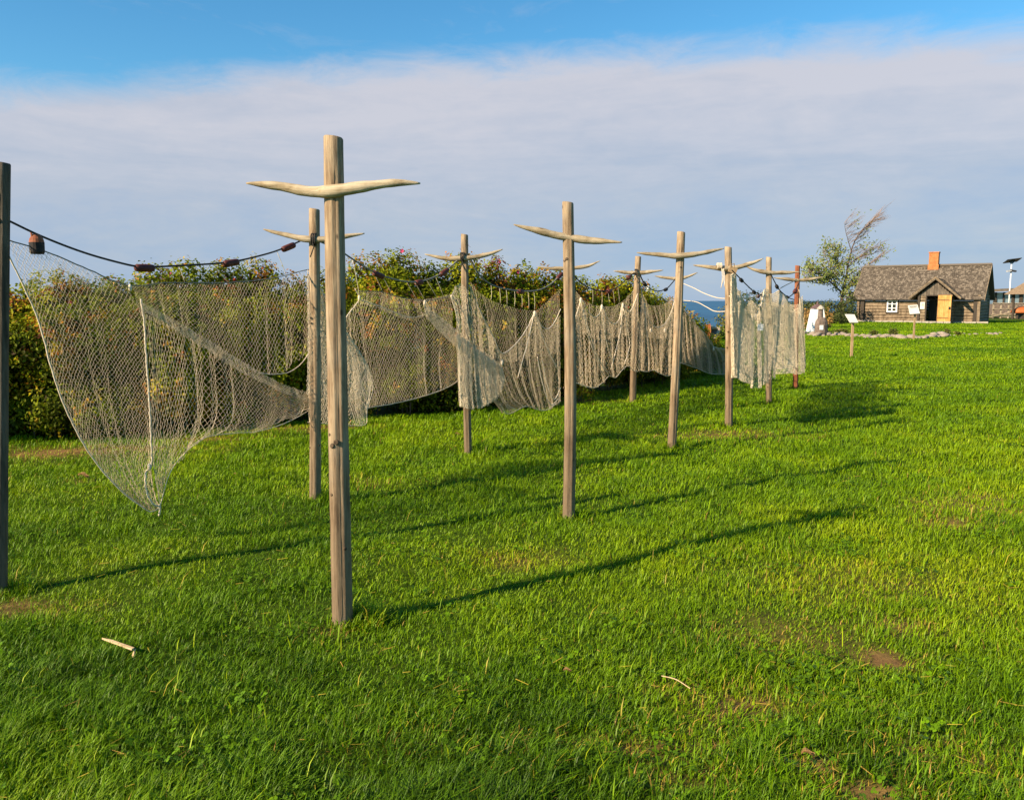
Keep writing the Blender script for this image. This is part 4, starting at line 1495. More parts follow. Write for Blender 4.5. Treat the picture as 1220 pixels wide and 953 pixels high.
def shrub(label, lobes, mat, size, density, tintf, seed, group=None, stems=8, name='shrub'):
    rr = np.random.default_rng(seed)
    C, Nn, sz, T = lobes_to_leaves(lobes, density, size, rr, tintf, sprig=5)
    base = np.mean([l[0] for l in lobes], axis=0) * [1, 1, 0]
    e = empty(name, base, label, 'shrub', group)
    V, Q, tt = leaf_mesh(C, Nn, sz, T, rr)
    np_mesh('foliage', V, Q, M[mat], e, tint=tt)
    b = MB()
    for (c, r_) in lobes:
        for k in range(stems // 2):
            c_ = np.array(c)
            q = c_ + sphere_pts(1, rr)[0] * np.array(r_) * .9
            f0 = np.array([c[0] + .2 * (rr.random() - .5), c[1], min(0, c[2] - r_[2])])
            b.tube([f0, (f0 + q) / 2 + (rr.random(3) - .5) * .1, q], [.02, .014, .006], 4)
    b.build('stems', M['twig_brown'], e)
    return e


def olive(P, q):
    return np.clip(.45 + .5 * (vnoise(P[:, 0] * 1.5, P[:, 2] * 1.5 + P[:, 1], 70) - .5) + .25 * (q.random(len(P)) - .5), 0, 1)


def darkgreen(P, q):
    return np.clip(.14 + .4 * (vnoise(P[:, 0] * 1.5, P[:, 2] * 1.5 + P[:, 1], 71) - .5) + .2 * (q.random(len(P)) - .5), 0, 1)


def px_lobe(px, py, Y, rpx, rpy, depth=None):
    c = at(px, py, Y)
    return (tuple(c), (rpx * Y / F, depth or rpx * Y / F, rpy * Y / F))


# shrubs on the shore, seen between the poles
shrub('olive yellow shrub on the shore beyond the pole with tied rope ends', [px_lobe(858, 390, 38, 9, 14), px_lobe(868, 378, 39, 12, 16), px_lobe(880, 372, 40, 14, 17), px_lobe(862, 400, 37, 8, 8)],
      'shrub_leaf', .11, 90, olive, 501, 'shrubs along the shore')
shrub('green shrub top showing above the net curtain', [px_lobe(893, 356, 41, 12, 12), px_lobe(905, 366, 41, 14, 16), px_lobe(925, 372, 42, 14, 14), px_lobe(940, 376, 43, 14, 14)],
      'shrub_leaf', .11, 90, lambda P, q: olive(P, q) * .7, 502, 'shrubs along the shore')
shrub('rusty orange shrub between the net curtain and the white cone', [px_lobe(955, 382, 50, 10, 14), px_lobe(966, 380, 51, 9, 12), px_lobe(948, 384, 49, 9, 12), px_lobe(985, 380, 52, 8, 12)],
      'reed', .12, 110, lambda P, q: q.random(len(P)), 503, 'shrubs along the shore')
shrub('dark green shrub at the left corner of the log cabin', [px_lobe(1006, 376, 62, 10, 11), px_lobe(1014, 370, 65, 8, 18), px_lobe(998, 378, 60, 8, 9), px_lobe(1002, 366, 66, 6, 10)],
      'shrub_leaf', .12, 130, darkgreen, 504, 'shrubs along the shore')
shrub('low olive scrub under the wind bent tree', [px_lobe(978, 368, 66, 12, 9), px_lobe(990, 370, 66, 10, 12), px_lobe(966, 366, 68, 12, 7), px_lobe(955, 366, 68, 10, 7), px_lobe(945, 366, 68, 10, 6), px_lobe(985, 384, 60, 8, 4)],
      'shrub_leaf', .13, 110, lambda P, q: olive(P, q) * .8, 505, 'shrubs along the shore')

# ------------------------------------------------------------------ wind bent tree
TY = 76.0
rr = np.random.default_rng(900)
tb = at(1003, 387, TY)
tb[2] = 0
e = empty('windswept_tree', tb, 'half bare tree bent by the wind, left of the log cabin', 'tree')
trunk, twigs = MB(), MB()
leafC, leafT = [], []


def limb(pxs, r0, r1, yo=0.0, leafy=0.0, twiggy=1.0, mb=None):
    P = cat_rom([at(a, b_, TY + yo * (i / max(1, len(pxs) - 1))) for i, (a, b_) in enumerate(pxs)], 14)
    P = P + (rr.random(P.shape) - .5) * .06
    (mb or trunk).tube(P, list(np.linspace(r0, r1, 14)), 6)
    for i in range(3, 14):
        for _ in range(int(3 * twiggy + rr.random())):
            d = np.array([.75 + .5 * rr.random(), (rr.random() - .5) * 1.2, .25 + .8 * rr.random()])
            if leafy > .5:
                d = np.array([(rr.random() - .35) * 1.4, (rr.random() - .5) * 1.5, .1 + .8 * rr.random()])
            L_ = .5 + 1.1 * rr.random()
            q = P[i] + d * L_
            m_ = (P[i] + q) / 2 + np.array([-.05, 0, .08]) * L_
            twigs.tube([P[i], m_, q], [.020, .013, .006], 4)
            for _k in range(3):
                s0 = P[i] + (q - P[i]) * (.4 + .5 * rr.random())
                q2 = s0 + (d + (rr.random(3) - .5) * .8) * .45
                twigs.tube([s0, q2], [.010, .004], 3)
                if rr.random() < leafy:
                    for _m in range(4):
                        leafC.append(q2 + rr.normal(size=3) * .16)
                        leafT.append(rr.random() * .6 + .25)
            if rr.random() < leafy:
                for _m in range(5):
                    leafC.append(q + rr.normal(size=3) * .2)
                    leafT.append(rr.random() * .6 + .25)


limb([(1003, 388), (1004, 372), (1003, 358), (1004, 348)], .20, .13, 0, 0, 0)
limb([(1004, 348), (1008, 330), (1011, 312), (1014, 300), (1018, 288)], .12, .05, .5, .45, .9)
limb([(1018, 288), (1024, 278), (1032, 270), (1040, 262)], .045, .012, .5, .03, 1.2)
limb([(1014, 298), (1010, 285), (1007, 272), (1006, 266)], .04, .012, -.5, .05, .8)
limb([(1004, 350), (996, 342), (986, 334), (975, 327), (964, 322)], .09, .03, -.8, .95, 1.4)
limb([(998, 344), (992, 328), (986, 312), (980, 300)], .06, .02, .8, .85, 1.3)
limb([(988, 336), (978, 338), (968, 336), (960, 332)], .05, .02, -1.2, .95, 1.2)
limb([(1005, 346), (1016, 334), (1028, 320), (1040, 312), (1047, 307)], .07, .015, -.4, .22, 1.1)
limb([(1010, 318), (1018, 310), (1028, 305), (1040, 303)], .04, .012, .6, .10, 1.0)
limb([(1006, 330), (1000, 316), (997, 305), (996, 298)], .05, .015, 1.0, .6, 1.2)
limb([(1004, 352), (1010, 345), (1016, 340), (1022, 338)], .05, .02, -1.0, .8, 1.2)
limb([(1003, 372), (1008, 362), (1012, 352), (1014, 346)], .06, .02, -.8, .75, 1.2)
trunk.build('trunk', M['bark'], e, smooth=True)
twigs.build('twigs', M['twig'], e)
C = np.array(leafC)
V, Q, tt = leaf_mesh(C, np.tile([-.4, -.5, .5], (len(C), 1)), .13 + .07 * rr.random(len(C)), np.array(leafT), rr, .7)
np_mesh('crown', V, Q, M['tree_leaf'], e, tint=tt)

# ------------------------------------------------------------------ log cabin (local frame: x along the front, y to the back, z up)
cab = empty('log_cabin', (HA[0], HA[1], 0), 'old grey log cabin with shingle roof, brick chimney and open plank door', 'cabin', rz=HTH)
LEN, DEP, EAVE, RIDGE = 8.4, 5.0, 2.12, 4.36


def P_(name, b, mat, smooth=False, parent=cab):
    return b.build(name, M[mat], parent, smooth=smooth, local=True)


def log_wall(b, p0, p1, z0, z1, courses, nrm, thick=.16):
    """a run of squared logs, each course bulging a little"""
    p0, p1 = np.array(p0, float), np.array(p1, float)
    h = (z1 - z0) / courses
    rr_ = np.random.default_rng(int(abs(p0[0] * 10)) + courses)
    for k in range(courses):
        za = z0 + k * h
        j = (rr_.random() - .5) * .02
        prof = [(.0, .006), (.035 + j, .03), (.05 + j, h * .5), (.035 + j, h - .03), (0, h - .006), (-thick, h - .006), (-thick, .006)]
        poly = [p0 + np.array(nrm) * a_ + np.array([0, 0, za + z_]) for a_, z_ in prof]
        b.prism(poly, p1 - p0)


b = MB()
log_wall(b, (0.05, 0, .1), (2.08, 0, .1), 0, EAVE - .1, 9, (0, -1, 0))
log_wall(b, (2.88, 0, .1), (4.62, 0, .1), 0, EAVE - .1, 9, (0, -1, 0))
log_wall(b, (2.08, 0, .1), (2.88, 0, .1), 0, .72, 3, (0, -1, 0))
log_wall(b, (2.08, 0, .1), (2.88, 0, .1), 1.74, EAVE - .1, 1, (0, -1, 0))
P_('front_wall', b, 'log')
b = MB()
log_wall(b, (6.80, 0, .1), (LEN - .05, 0, .1), 0, EAVE - .1, 9, (0, -1, 0))
P_('front_wall', b, 'log')
b = MB()
log_wall(b, (LEN, .05, .1), (LEN, DEP - .05, .1), 0, EAVE - .1, 9, (1, 0, 0))
b.prism([(LEN - .02, .0, EAVE), (LEN - .02, DEP, EAVE), (LEN - .02, DEP / 2, RIDGE - .15)], (.05, 0, 0))
P_('gable_wall', b, 'log')
b = MB()
log_wall(b, (0, DEP - .05, .1), (0, .05, .1), 0, EAVE - .1, 9, (-1, 0, 0))
b.prism([(-.03, .0, EAVE), (-.03, DEP, EAVE), (-.03, DEP / 2, RIDGE - .15)], (.05, 0, 0))
P_('gable_wall', b, 'log')
b = MB()
log_wall(b, (LEN - .05, DEP, .1), (.05, DEP, .1), 0, EAVE - .1, 9, (0, 1, 0))
P_('back_wall', b, 'log')
for (x_, y_) in ((.33, -.05), (8.18, -.05), (LEN + .0, -.05), (.0, -.05), (LEN, DEP), (0, DEP)):
    b = MB()
    w_ = .26 if x_ in (.33, 8.18) else .18
    b.box((x_, y_ - .04, 1.08), (w_, .24, 2.0))
    P_('corner_post', b, 'log_dark' if x_ in (.33, 8.18) else 'log')
b = MB()
rr_ = np.random.default_rng(5)
x_ = -.1
while x_ < LEN + .1:
    w_ = .4 + .5 * rr_.random()
    if not (4.5 < x_ < 6.6):
        b.box((x_ + w_ / 2, -.08, .05), (w_ * .95, .3 + .1 * rr_.random(), .16 + .06 * rr_.random()))
    x_ += w_
for k in range(5):
    b.box((4.7 + k * .48, -1.58, .06), (.44, .34, .2))
P_('plinth', b, 'plinth')


def shingles(b, o, du, dv, nrm, nu_len, nv_len, cw=.13, ch=.15, seed=0, clip=None):
    """individual shingles over a sloping rectangle; du along the eave, dv up the slope"""
    rr_ = np.random.default_rng(seed)
    o, du, dv, nrm = [np.array(v_, float) for v_ in (o, du, dv, nrm)]
    rows = int(nv_len / ch)
    for j in range(rows + 1):
        x0 = -cw * rr_.random()
        while x0 < nu_len:
            w_ = cw * (.7 + .7 * rr_.random())
            xa, xb = max(0, x0), min(nu_len, x0 + w_ - .012)
            if xb - xa > .03 and (clip is None or clip((xa + xb) / 2, j * ch)):
                lift = .012 * rr_.random()
                s_ = -.03 * rr_.random()
                v0, v1 = j * ch + s_, min(nv_len, j * ch + ch * 1.7)
                a0 = o + du * xa + dv * v0 + nrm * (.034 + lift)
                a1 = o + du * xb + dv * v0 + nrm * (.034 + lift * .6)
                a2 = o + du * xb + dv * v1 + nrm * .006
                a3 = o + du * xa + dv * v1 + nrm * .006
                th = -nrm * .022
                b.add([a0, a1, a2, a3, a0 + th, a1 + th, a2 + th * .2, a3 + th * .2],
                      [(0, 1, 2, 3), (4, 7, 6, 5), (0, 4, 5, 1), (1, 5, 6, 2), (2, 6, 7, 3), (3, 7, 4, 0)])
            x0 += w_
    # boarding beneath
    q = [o, o + du * nu_len, o + du * nu_len + dv * nv_len, o + dv * nv_len]
    b.prism([p - nrm * .002 for p in q], -nrm * .06)


ov, og = .42, .36
sl = np.array([0, DEP / 2 + ov, RIDGE - (EAVE - ov * (RIDGE - EAVE) / (DEP / 2))])
slope_len = np.linalg.norm(sl)
dvF = sl / slope_len
nF = np.array([0, -dvF[2], dvF[1]])
b = MB()
shingles(b, (-og, -ov, RIDGE - sl[2]), (1, 0, 0), dvF, nF, LEN + 2 * og, slope_len, seed=1)
P_('roof', b, 'shingle')
dvB = dvF * [1, -1, 1]
nB = nF * [1, -1, 1]
b = MB()
q = [np.array([LEN + og, DEP + ov, RIDGE - sl[2]]), np.array([-og, DEP + ov, RIDGE - sl[2]])]
b.prism([q[0], q[1], q[1] + dvB * slope_len, q[0] + dvB * slope_len], -nB * .07)
rf = P_('roof', b, 'shingle')
b = MB()
b.box((LEN / 2, DEP / 2 - .07, RIDGE + .035), (LEN + 2 * og, .20, .04), Matrix.Rotation(math.radians(38), 3, 'X'))
b.box((LEN / 2, DEP / 2 + .09, RIDGE + .03), (LEN + 2 * og, .20, .04), Matrix.Rotation(math.radians(-38), 3, 'X'))
P_('ridge_board', b, 'shingle')
for sx_ in (-og - .02, LEN + og + .02):
    b = MB()
    b.prism([(sx_ - .02, -ov, RIDGE - sl[2] - .1), (sx_ - .02, -ov, RIDGE - sl[2] + .06), (sx_ - .02, DEP / 2, RIDGE + .06), (sx_ - .02, DEP + ov, RIDGE - sl[2] + .06), (sx_ - .02, DEP + ov, RIDGE - sl[2] - .1), (sx_ - .02, DEP / 2, RIDGE - .1)], (.04, 0, 0))
    P_('barge_board', b, 'log')
b = MB()
for k in range(15):
    w_ = .76 if k < 5 else .66
    b.box((4.83, DEP / 2 - .1, RIDGE - .35 + k * .09), (w_ + .004 * (k % 2), w_ * .8 + .004 * (k % 2), .084))
    b.box((4.83, DEP / 2 - .1, RIDGE - .35 + k * .09 + .045), (w_ - .02, w_ * .8 - .02, .012))
b.box((4.83, DEP / 2 - .1, RIDGE - .35 + 15 * .09), (.74, .62, .08))
P_('chimney', b, 'brick')
# window
b = MB()
x0, x1, z0, z1 = 2.10, 2.86, .78, 1.72
for (cx, cz, w_, h_) in ((x0 + .05, 1.25, .10, z1 - z0), (x1 - .05, 1.25, .10, z1 - z0), (2.48, z0 + .05, x1 - x0 - .2, .10), (2.48, z1 - .05, x1 - x0 - .2, .10), (2.48, 1.25, .08, z1 - z0 - .2)):
    b.box((cx, -.075, cz), (w_, .05, h_))
for cz in (1.09, 1.41):
    for cx in (2.32, 2.64):
        b.box((cx, -.073, cz), (.235, .035, .05))
w = P_('window', b, 'white')
b = MB()
b.box((2.48, -.03, 1.25), (.62, .02, .80))
pn = P_('pane', b, 'pane', parent=w)
b = MB()
b.box((2.06, -.06, 1.25), (.07, .06, 1.06))
b.box((2.90, -.06, 1.25), (.07, .06, 1.06))
b.box((2.48, -.06, 1.755), (.91, .06, .06))
b.box((2.48, -.085, .745), (.91, .11, .06))
P_('window_casing', b, 'log_dark', parent=w)
# porch
PF = -1.5
px0, px1 = 4.62, 6.80
b = MB()
log_wall(b, (px0, PF, .1), (px0, -.06, .1), 0, EAVE - .1, 9, (-1, 0, 0))
P_('porch_wall', b, 'log')
b = MB()
log_wall(b, (px1, -.06, .1), (px1, PF, .1), 0, EAVE - .1, 9, (1, 0, 0))
P_('porch_wall', b, 'log')
b = MB()
log_wall(b, (px0 + .02, PF - .0, .1), (5.10, PF, .1), 0, EAVE - .12, 9, (0, -1, 0))
P_('porch_wall', b, 'log')
b = MB()
b.box((px0 + .02, PF - .02, 1.05), (.16, .22, 2.02))
P_('corner_post', b, 'log_dark')
b = MB()
pk = 5.37 + .34
pk = 5.71
xw = (px1 - px0) / 2
n_b = 13
pzk = 3.28
for k in range(n_b):
    xa = px0 + (px1 - px0) * k / n_b
    xb = px0 + (px1 - px0) * (k + 1) / n_b - .008

    def zt(x):
        return EAVE - .05 + (pzk - .22 - EAVE) * (1 - abs(x - pk) / xw)
    j = .012 * (k % 2)
    b.prism([(xa, PF - .06 - j, EAVE - .10), (xb, PF - .06 - j, EAVE - .10), (xb, PF - .06 - j, zt(xb)), ((xa + xb) / 2, PF - .06 - j, max(zt(xa), zt(xb), zt((xa + xb) / 2))), (xa, PF - .06 - j, zt(xa))], (0, .03, 0))
P_('porch_gable', b, 'gable')
b = MB()
b.box((5.12, PF - .03, 1.08), (.09, .16, 1.98))
b.box((6.72, PF - .03, 1.08), (.09, .16, 1.98))
b.box((5.92, PF - .03, 2.05), (1.5, .16, .08))
b.box((5.92, PF - .03, .12), (1.5, .2, .08))
P_('door_frame', b, 'log_dark')
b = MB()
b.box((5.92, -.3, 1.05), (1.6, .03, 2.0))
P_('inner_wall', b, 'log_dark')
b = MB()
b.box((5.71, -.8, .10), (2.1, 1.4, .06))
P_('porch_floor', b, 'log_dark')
# door leaf folded out flat against the front, sunlit
b = MB()
xa = 5.92
n_b = 6
for k in range(n_b):
    b.box((xa + .075 + k * .149, PF - .14 - .05 * k / n_b, 1.10), (.143, .035, 1.93))
d = P_('door', b, 'door')
for z_ in (.42, 1.72):
    b = MB()
    b.box((6.32, PF - .20, z_), (.80, .025, .10), Matrix.Rotation(-.06, 3, 'Z'))
    P_('door_batten', b, 'door', parent=d)
    b = MB()
    b.box((6.30, PF - .222, z_ + .01), (.74, .012, .035), Matrix.Rotation(-.06, 3, 'Z'))
    P_('hinge', b, 'iron', parent=d)
b = MB()
b.box((6.72, PF - .225, 1.12), (.13, .02, .20))
b.tube([(6.68, PF - .23, 1.05), (6.68, PF - .28, 1.07), (6.68, PF - .28, 1.17), (6.68, PF - .23, 1.19)], .014, 6)
P_('door_lock', b, 'iron', parent=d)
# porch roof, two slopes
b = MB()
ovx = .62
hx = xw + ovx
zE = pzk - hx * (pzk - EAVE + .02) / (xw + .12) * .88
for s_ in (-1, 1):
    dv_ = np.array([-s_ * hx, 0, pzk - zE])
    ln = np.linalg.norm(dv_)
    dv_ /= ln
    n_ = np.array([s_ * dv_[2], 0, abs(dv_[0])])
    o_ = np.array([pk + s_ * hx, PF - .40, zE])
    shingles(b, o_, (0, 1, 0), dv_, n_, 3.4, ln, seed=5 + s_)
P_('porch_roof', b, 'shingle')
b = MB()
for s_ in (-1, 1):
    a_ = np.array([pk + s_ * (hx + .03), PF - .43, zE - .06])
    c_ = np.array([pk, PF - .43, pzk])
    b.prism([a_, a_ + [0, 0, .15], c_ + [0, 0, .15], c_], (0, .03, 0))
P_('barge_board', b, 'log')

# notice on the porch wall
b = MB()


def loc2w(x, y, z):
    return np.array([HA[0] + HE[0] * x + HB[0] * y, HA[1] + HE[1] * x + HB[1] * y, z])


e = empty('wall_notice', loc2w(4.86, PF - .09, 1.30), 'pale paper notice on the cabin wall left of the doorway', 'notice', rz=HTH)
b.box((0, 0, 0), (.36, .02, .52))
P_('sheet', b, 'paper', parent=e)
b = MB()
b.box((.05, -.014, .10), (.14, .008, .05))
b.box((.05, -.014, .0), (.16, .008, .03))
P_('print', b, 'ink', parent=e)


# ------------------------------------------------------------------ sign boards
def sign(label, corners, foot, board_Y, lines):
    g = G(*foot)
    e = empty('info_sign', g, label, 'sign', 'information boards on wooden posts')
    Y = g[1]
    # the board leans back like a lectern: lower edge nearer to the viewer
    tl, tr, br, bl = corners
    P = [at(tl[0], tl[1], Y + .22), at(tr[0], tr[1], Y + .22), at(br[0], br[1], Y - .16), at(bl[0], bl[1], Y - .16)]
    nrm = np.cross(P[1] - P[0], P[3] - P[0])
    nrm = nrm / np.linalg.norm(nrm)
    if nrm[1] > 0:
        nrm = -nrm
    b = MB()
    b.prism([P[0], P[1], P[2], P[3]], -nrm * .025)
    b.build('board', M['paper'], e)
    ctr = sum(P) / 4
    b = MB()
    r_ = .032
    b.box(((g[0] + ctr[0]) / 2, g[1], (ctr[2] - .08) / 2 - .03), (r_ * 2, r_ * 1.6, ctr[2] - .02))
    b.build('post', M['signpost'], e)
    for (u0, u1, v_, h_) in lines:
        a_ = P[0] + (P[1] - P[0]) * u0 + (P[3] - P[0]) * v_
        c_ = P[0] + (P[1] - P[0]) * u1 + (P[3] - P[0]) * v_
        d_ = (P[3] - P[0]) * h_
        b = MB()
        b.prism([p + nrm * .003 for p in (a_, c_, c_ + d_, a_ + d_)], nrm * .003)
        b.build('heading', M['ink'], e)


sign('nearer information board with a blank pale panel on a thin wooden post', [(1007, 374.3), (1018, 374.6), (1022.5, 384), (1013, 384)], (1015, 426.5), 0, [])
sign('farther information board with a dark heading line, in front of the cabin wall', [(1081.8, 364), (1093.2, 363), (1096.2, 373.4), (1084.2, 374.4)], (1089.5, 404.5), 0,
     [(.12, .88, .14, .07), (.2, .8, .27, .04)])

# ------------------------------------------------------------------ row of stones and the plants among them
lines_ = [(956, 398), (975, 400), (1000, 399), (1030, 402), (1060, 402), (1090, 403), (1120, 401), (1150, 399), (1195, 398)]
LL = np.array(lines_, float)
stone_protos = []
for k in range(6):
    rr_ = np.random.default_rng(700 + k)
    b = MB()
    prof = []
    sides, rings = 12, 7
    V_, F_ = [], []
    for i in range(rings):
        ph_ = PI * (i + .35) / (rings - .3)
        for j in range(sides):
            a = 2 * PI * j / sides
            q = 1 + .35 * (vnoise(np.array([math.cos(a) * 1.4 + k * 7 + 20]), np.array([math.sin(a) * 1.4 + i * .5 + 20]), 9)[0] - .5)
            V_.append((q * math.sin(ph_) * math.cos(a), q * math.sin(ph_) * math.sin(a) * .8, q * math.cos(ph_) * .55))
    for i in range(rings - 1):
        for j in range(sides):
            j2 = (j + 1) % sides
            F_.append((i * sides + j, (i + 1) * sides + j, (i + 1) * sides + j2, i * sides + j2))
    F_.append(tuple(range(sides)))
    F_.append(tuple((rings - 1) * sides + j for j in range(sides))[::-1])
    b.add(V_, F_)
    me = bpy.data.meshes.new('stone')
    me.from_pydata(b.v, [], b.f)
    me.polygons.foreach_set('use_smooth', [True] * len(me.polygons))
    me.materials.append(M['stone'])
    stone_protos.append(me)
rs = np.random.default_rng(44)
BIG = {1000: .0}
k = 0
px = 956.0
while px < 1196:
    py = np.interp(px, LL[:, 0], LL[:, 1]) + (rs.random() - .5) * 2.2
    g = G(px, py)
    s_ = (.09 + .15 * rs.random()**1.5)
    if rs.random() < .12:
        s_ *= 1.25
    if 1130 < px:
        s_ *= .7
    o = link('stone', stone_protos[k % 6])
    o.location = (g[0], g[1], s_ * .22)
    o.scale = (s_ * 1.15, s_, s_ * .9)
    o.rotation_euler = (rs.random() * .3, rs.random() * .3, rs.random() * 6.28)
    tag(o, 'pale field stone in the low row edging the bed before the cabin', 'stone', 'stones edging the bed before the cabin')
    px += 1.6 + 3.4 * rs.random() + (3 if px > 1130 else 0)
    k += 1
for (px, py, w_, h_, lab) in ((1064, 401, 5.5, 9, 'largest grey green tuft among the edging stones'), (1041, 400, 3, 6, 'small dark tuft left of the largest tuft'), (1128, 399, 3.2, 6, 'dark tuft among the stones right of the farther sign'),
                              (1141, 400, 3, 4.5, 'rightmost low tuft among the edging stones'), (1002, 398, 9, 6, 'yellowish weeds left of the nearer sign'), (980, 398, 8, 5, 'yellow green weeds at the foot of the stone model')):
    g = G(px, py)
    rr = np.random.default_rng(px)
    e = empty('weed_tuft', g, lab, 'plant', 'tufts among the edging stones')
    n = 160
    sz_ = np.array([w_, w_ * .6, h_]) * g[1] / F
    a_ = g + rr.normal(size=(n, 3)) * sz_ * .35 * [1, 1, 0]
    tip = a_ + np.stack([rr.normal(size=n) * sz_[0] * .4, rr.normal(size=n) * sz_[1] * .3, sz_[2] * (.5 + .7 * rr.random(n))], 1)
    V = np.empty((n, 3, 3))
    V[:, 0] = a_ - [.02, 0, 0]
    V[:, 1] = a_ + [.02, 0, 0]
    V[:, 2] = tip
    C = a_ + (tip - a_) * (.3 + .7 * rr.random((n, 1)))
    V2, Q2, t2 = leaf_mesh(C, np.tile([-.3, -.6, .6], (n, 1)), .07 + .06 * rr.random(n), .1 + .55 * rr.random(n), rr, .5)
    np_mesh('leaves', np.concatenate([V.reshape(-1, 3), V2]), [np.arange(n * 3).reshape(-1, 3), Q2 + n * 3], M['shrub_leaf'], e, tint=np.concatenate([np.full(n * 3, .4), t2]))

# ------------------------------------------------------------------ white cone and grey stone model
g = G(972.5, 396)
e = empty('white_cone', g, 'white four sided tapering tower with a brown cap, as tall as a child', 'model tower')
s_ = g[1] / F


def frustum(b, c, w0, w1, z0, z1, sides=4, rot=PI / 4):
    V_ = []
    for (w_, z_) in ((w0, z0), (w1, z1)):
        for k in range(sides):
            a = rot + 2 * PI * k / sides
            V_.append((c[0] + w_ * math.cos(a), c[1] + w_ * math.sin(a), z_))
    b.add(V_, [tuple(range(sides))[::-1], tuple(range(sides, 2 * sides))] + [(k, (k + 1) % sides, sides + (k + 1) % sides, sides + k) for k in range(sides)])


b = MB()
frustum(b, g, .60, .36, -.05, 1.24)
b.build('body', M['white'], e)
b = MB()
frustum(b, g, .42, .14, 1.243, 1.46)
b.lathe((g[0], g[1], 1.463), [(.06, 0), (.05, .1), (.02, .15)], 8)
b.build('cap', M['mauve'], e)
g = G(978, 400)
e = empty('stone_tower_model', g, 'grey stone model with a narrow neck and white plaque, before the white cone', 'model tower')
b = MB()
b.lathe((g[0], g[1], 0), [(.28, -.05), (.30, .15), (.30, .50), (.27, .68), (.20, .80), (.14, .86)], 14)
b.build('base', M['greystone'], e)
b = MB()
b.lathe((g[0] - .06, g[1], .84), [(.13, 0), (.115, .25), (.11, .40)], 12)
b.build('neck', M['greystone'], e)
b = MB()
b.lathe((g[0] - .06, g[1], 1.243), [(.18, 0), (.19, .04), (.10, .14), (.03, .20)], 12)
b.build('cap', M['plinth'], e)
b = MB()
b.box((g[0] - .10, g[1] - .305, .40), (.17, .03, .22))
b.build('plaque', M['white'], e)

# ------------------------------------------------------------------ beached boat bow seen past the low net
g = G(845, 406)
Yb = g[1]
e = empty('beached_boat', g, 'old beached boat with an orange brown stem and pale gunwale, seen above the low net', 'boat')
b = MB()
A0, A1, A2, A3 = at(838, 404, Yb), at(850, 391, Yb - .5), at(857, 392, Yb - .2), at(847, 410, Yb - .1)
hull = [at(840, 400, Yb), at(848, 391.5, Yb + .3), at(856, 391.5, Yb + 1.6), at(852, 403, Yb + 1.2), at(846, 413, Yb + .2), at(840, 411, Yb - .1)]
b.prism(hull, (.25, .9, 0))
b.build('hull', M['boat_dark'], e)
b = MB()
b.tube(cat_rom([at(847, 390.5, Yb - .02), at(853, 391, Yb + .3), at(857, 392, Yb + .3), at(853, 400, Yb), at(848, 410, Yb - .2)], 14), .06, 6)
b.build('gunwale', M['rail'], e)
b = MB()
b.prism([at(839.5, 387, Yb - .25), at(846.5, 386, Yb - .25), at(847, 396, Yb - .25), at(845, 404, Yb - .2), at(840.5, 402, Yb - .2)], (.05, .22, 0))
b.build('stem', M['boat_orange'], e)
b = MB()
b.prism([at(826, 398, Yb + .3), at(832, 393.5, Yb + .3), at(838, 397, Yb + .3), at(840, 405, Yb + .3), at(827, 406, Yb + .3)], (.1, .5, 0))
tag(b.build('driftwood_log', M['plinth']), 'pale driftwood log lying left of the beached boat', 'log')

# small pale tower far beyond the hedge
Yt = 70
c = at(772, 348, Yt)
e = empty('beacon_tower', (c[0], c[1], -1.5), 'tiny pale tower with a grey cap far beyond the hedge', 'tower')
b = MB()
b.lathe((c[0], c[1], -1.5), [(.22, 0), (.16, c[2] + 1.5), (.15, c[2] + 1.62)], 14)
b.build('shaft', M['plinth'], e, smooth=True)
b = MB()
zt_ = at(772, 341, Yt)[2]
b.lathe((c[0], c[1], c[2] + .13), [(.13, 0), (.13, zt_ - c[2] - .2), (.19, zt_ - c[2] - .18), (.19, zt_ - c[2] - .1)], 14)
b.build('lantern', M['white'], e)
b = MB()
b.lathe((c[0], c[1], zt_ + .04), [(.21, 0), (.14, .12), (.05, .2)], 14)
b.build('cap', M['iron'], e)

# ------------------------------------------------------------------ right edge: pavilion, railing, boat, lamp
Yp = 96.0
pA = at(1183, 347, Yp)
pav = empty('glass_pavilion', (pA[0], pA[1], 0), 'modern glass walled building with a flat brown roof at the right edge', 'building', rz=-.25)
ztop = pA[2] - .1
b = MB()
b.prism([(-.5, -.9, ztop), (14, -.9, ztop + .75), (14, -.9, ztop + 1.0), (-.5, -.9, ztop + .3)], (0, 8, 0))
b.build('roof', M['roofing'], pav, local=True)
b = MB()
b.box((7, 3, ztop / 2), (13.6, 5.6, ztop - .1))
b.build('glass_wall', M['glass'], pav, local=True)
for k in range(16):
    b = MB()
    wv = .16 if k % 3 else .34
    b.box((.3 + k * .88, .12, ztop / 2), (wv, .12, ztop - .05))
    b.build('mullion', M['log_dark'], pav, local=True)
b = MB()
b.box((7, 3, .5), (14, 6.2, 1.6))
b.build('base_wall', M['greystone'], pav, local=True)

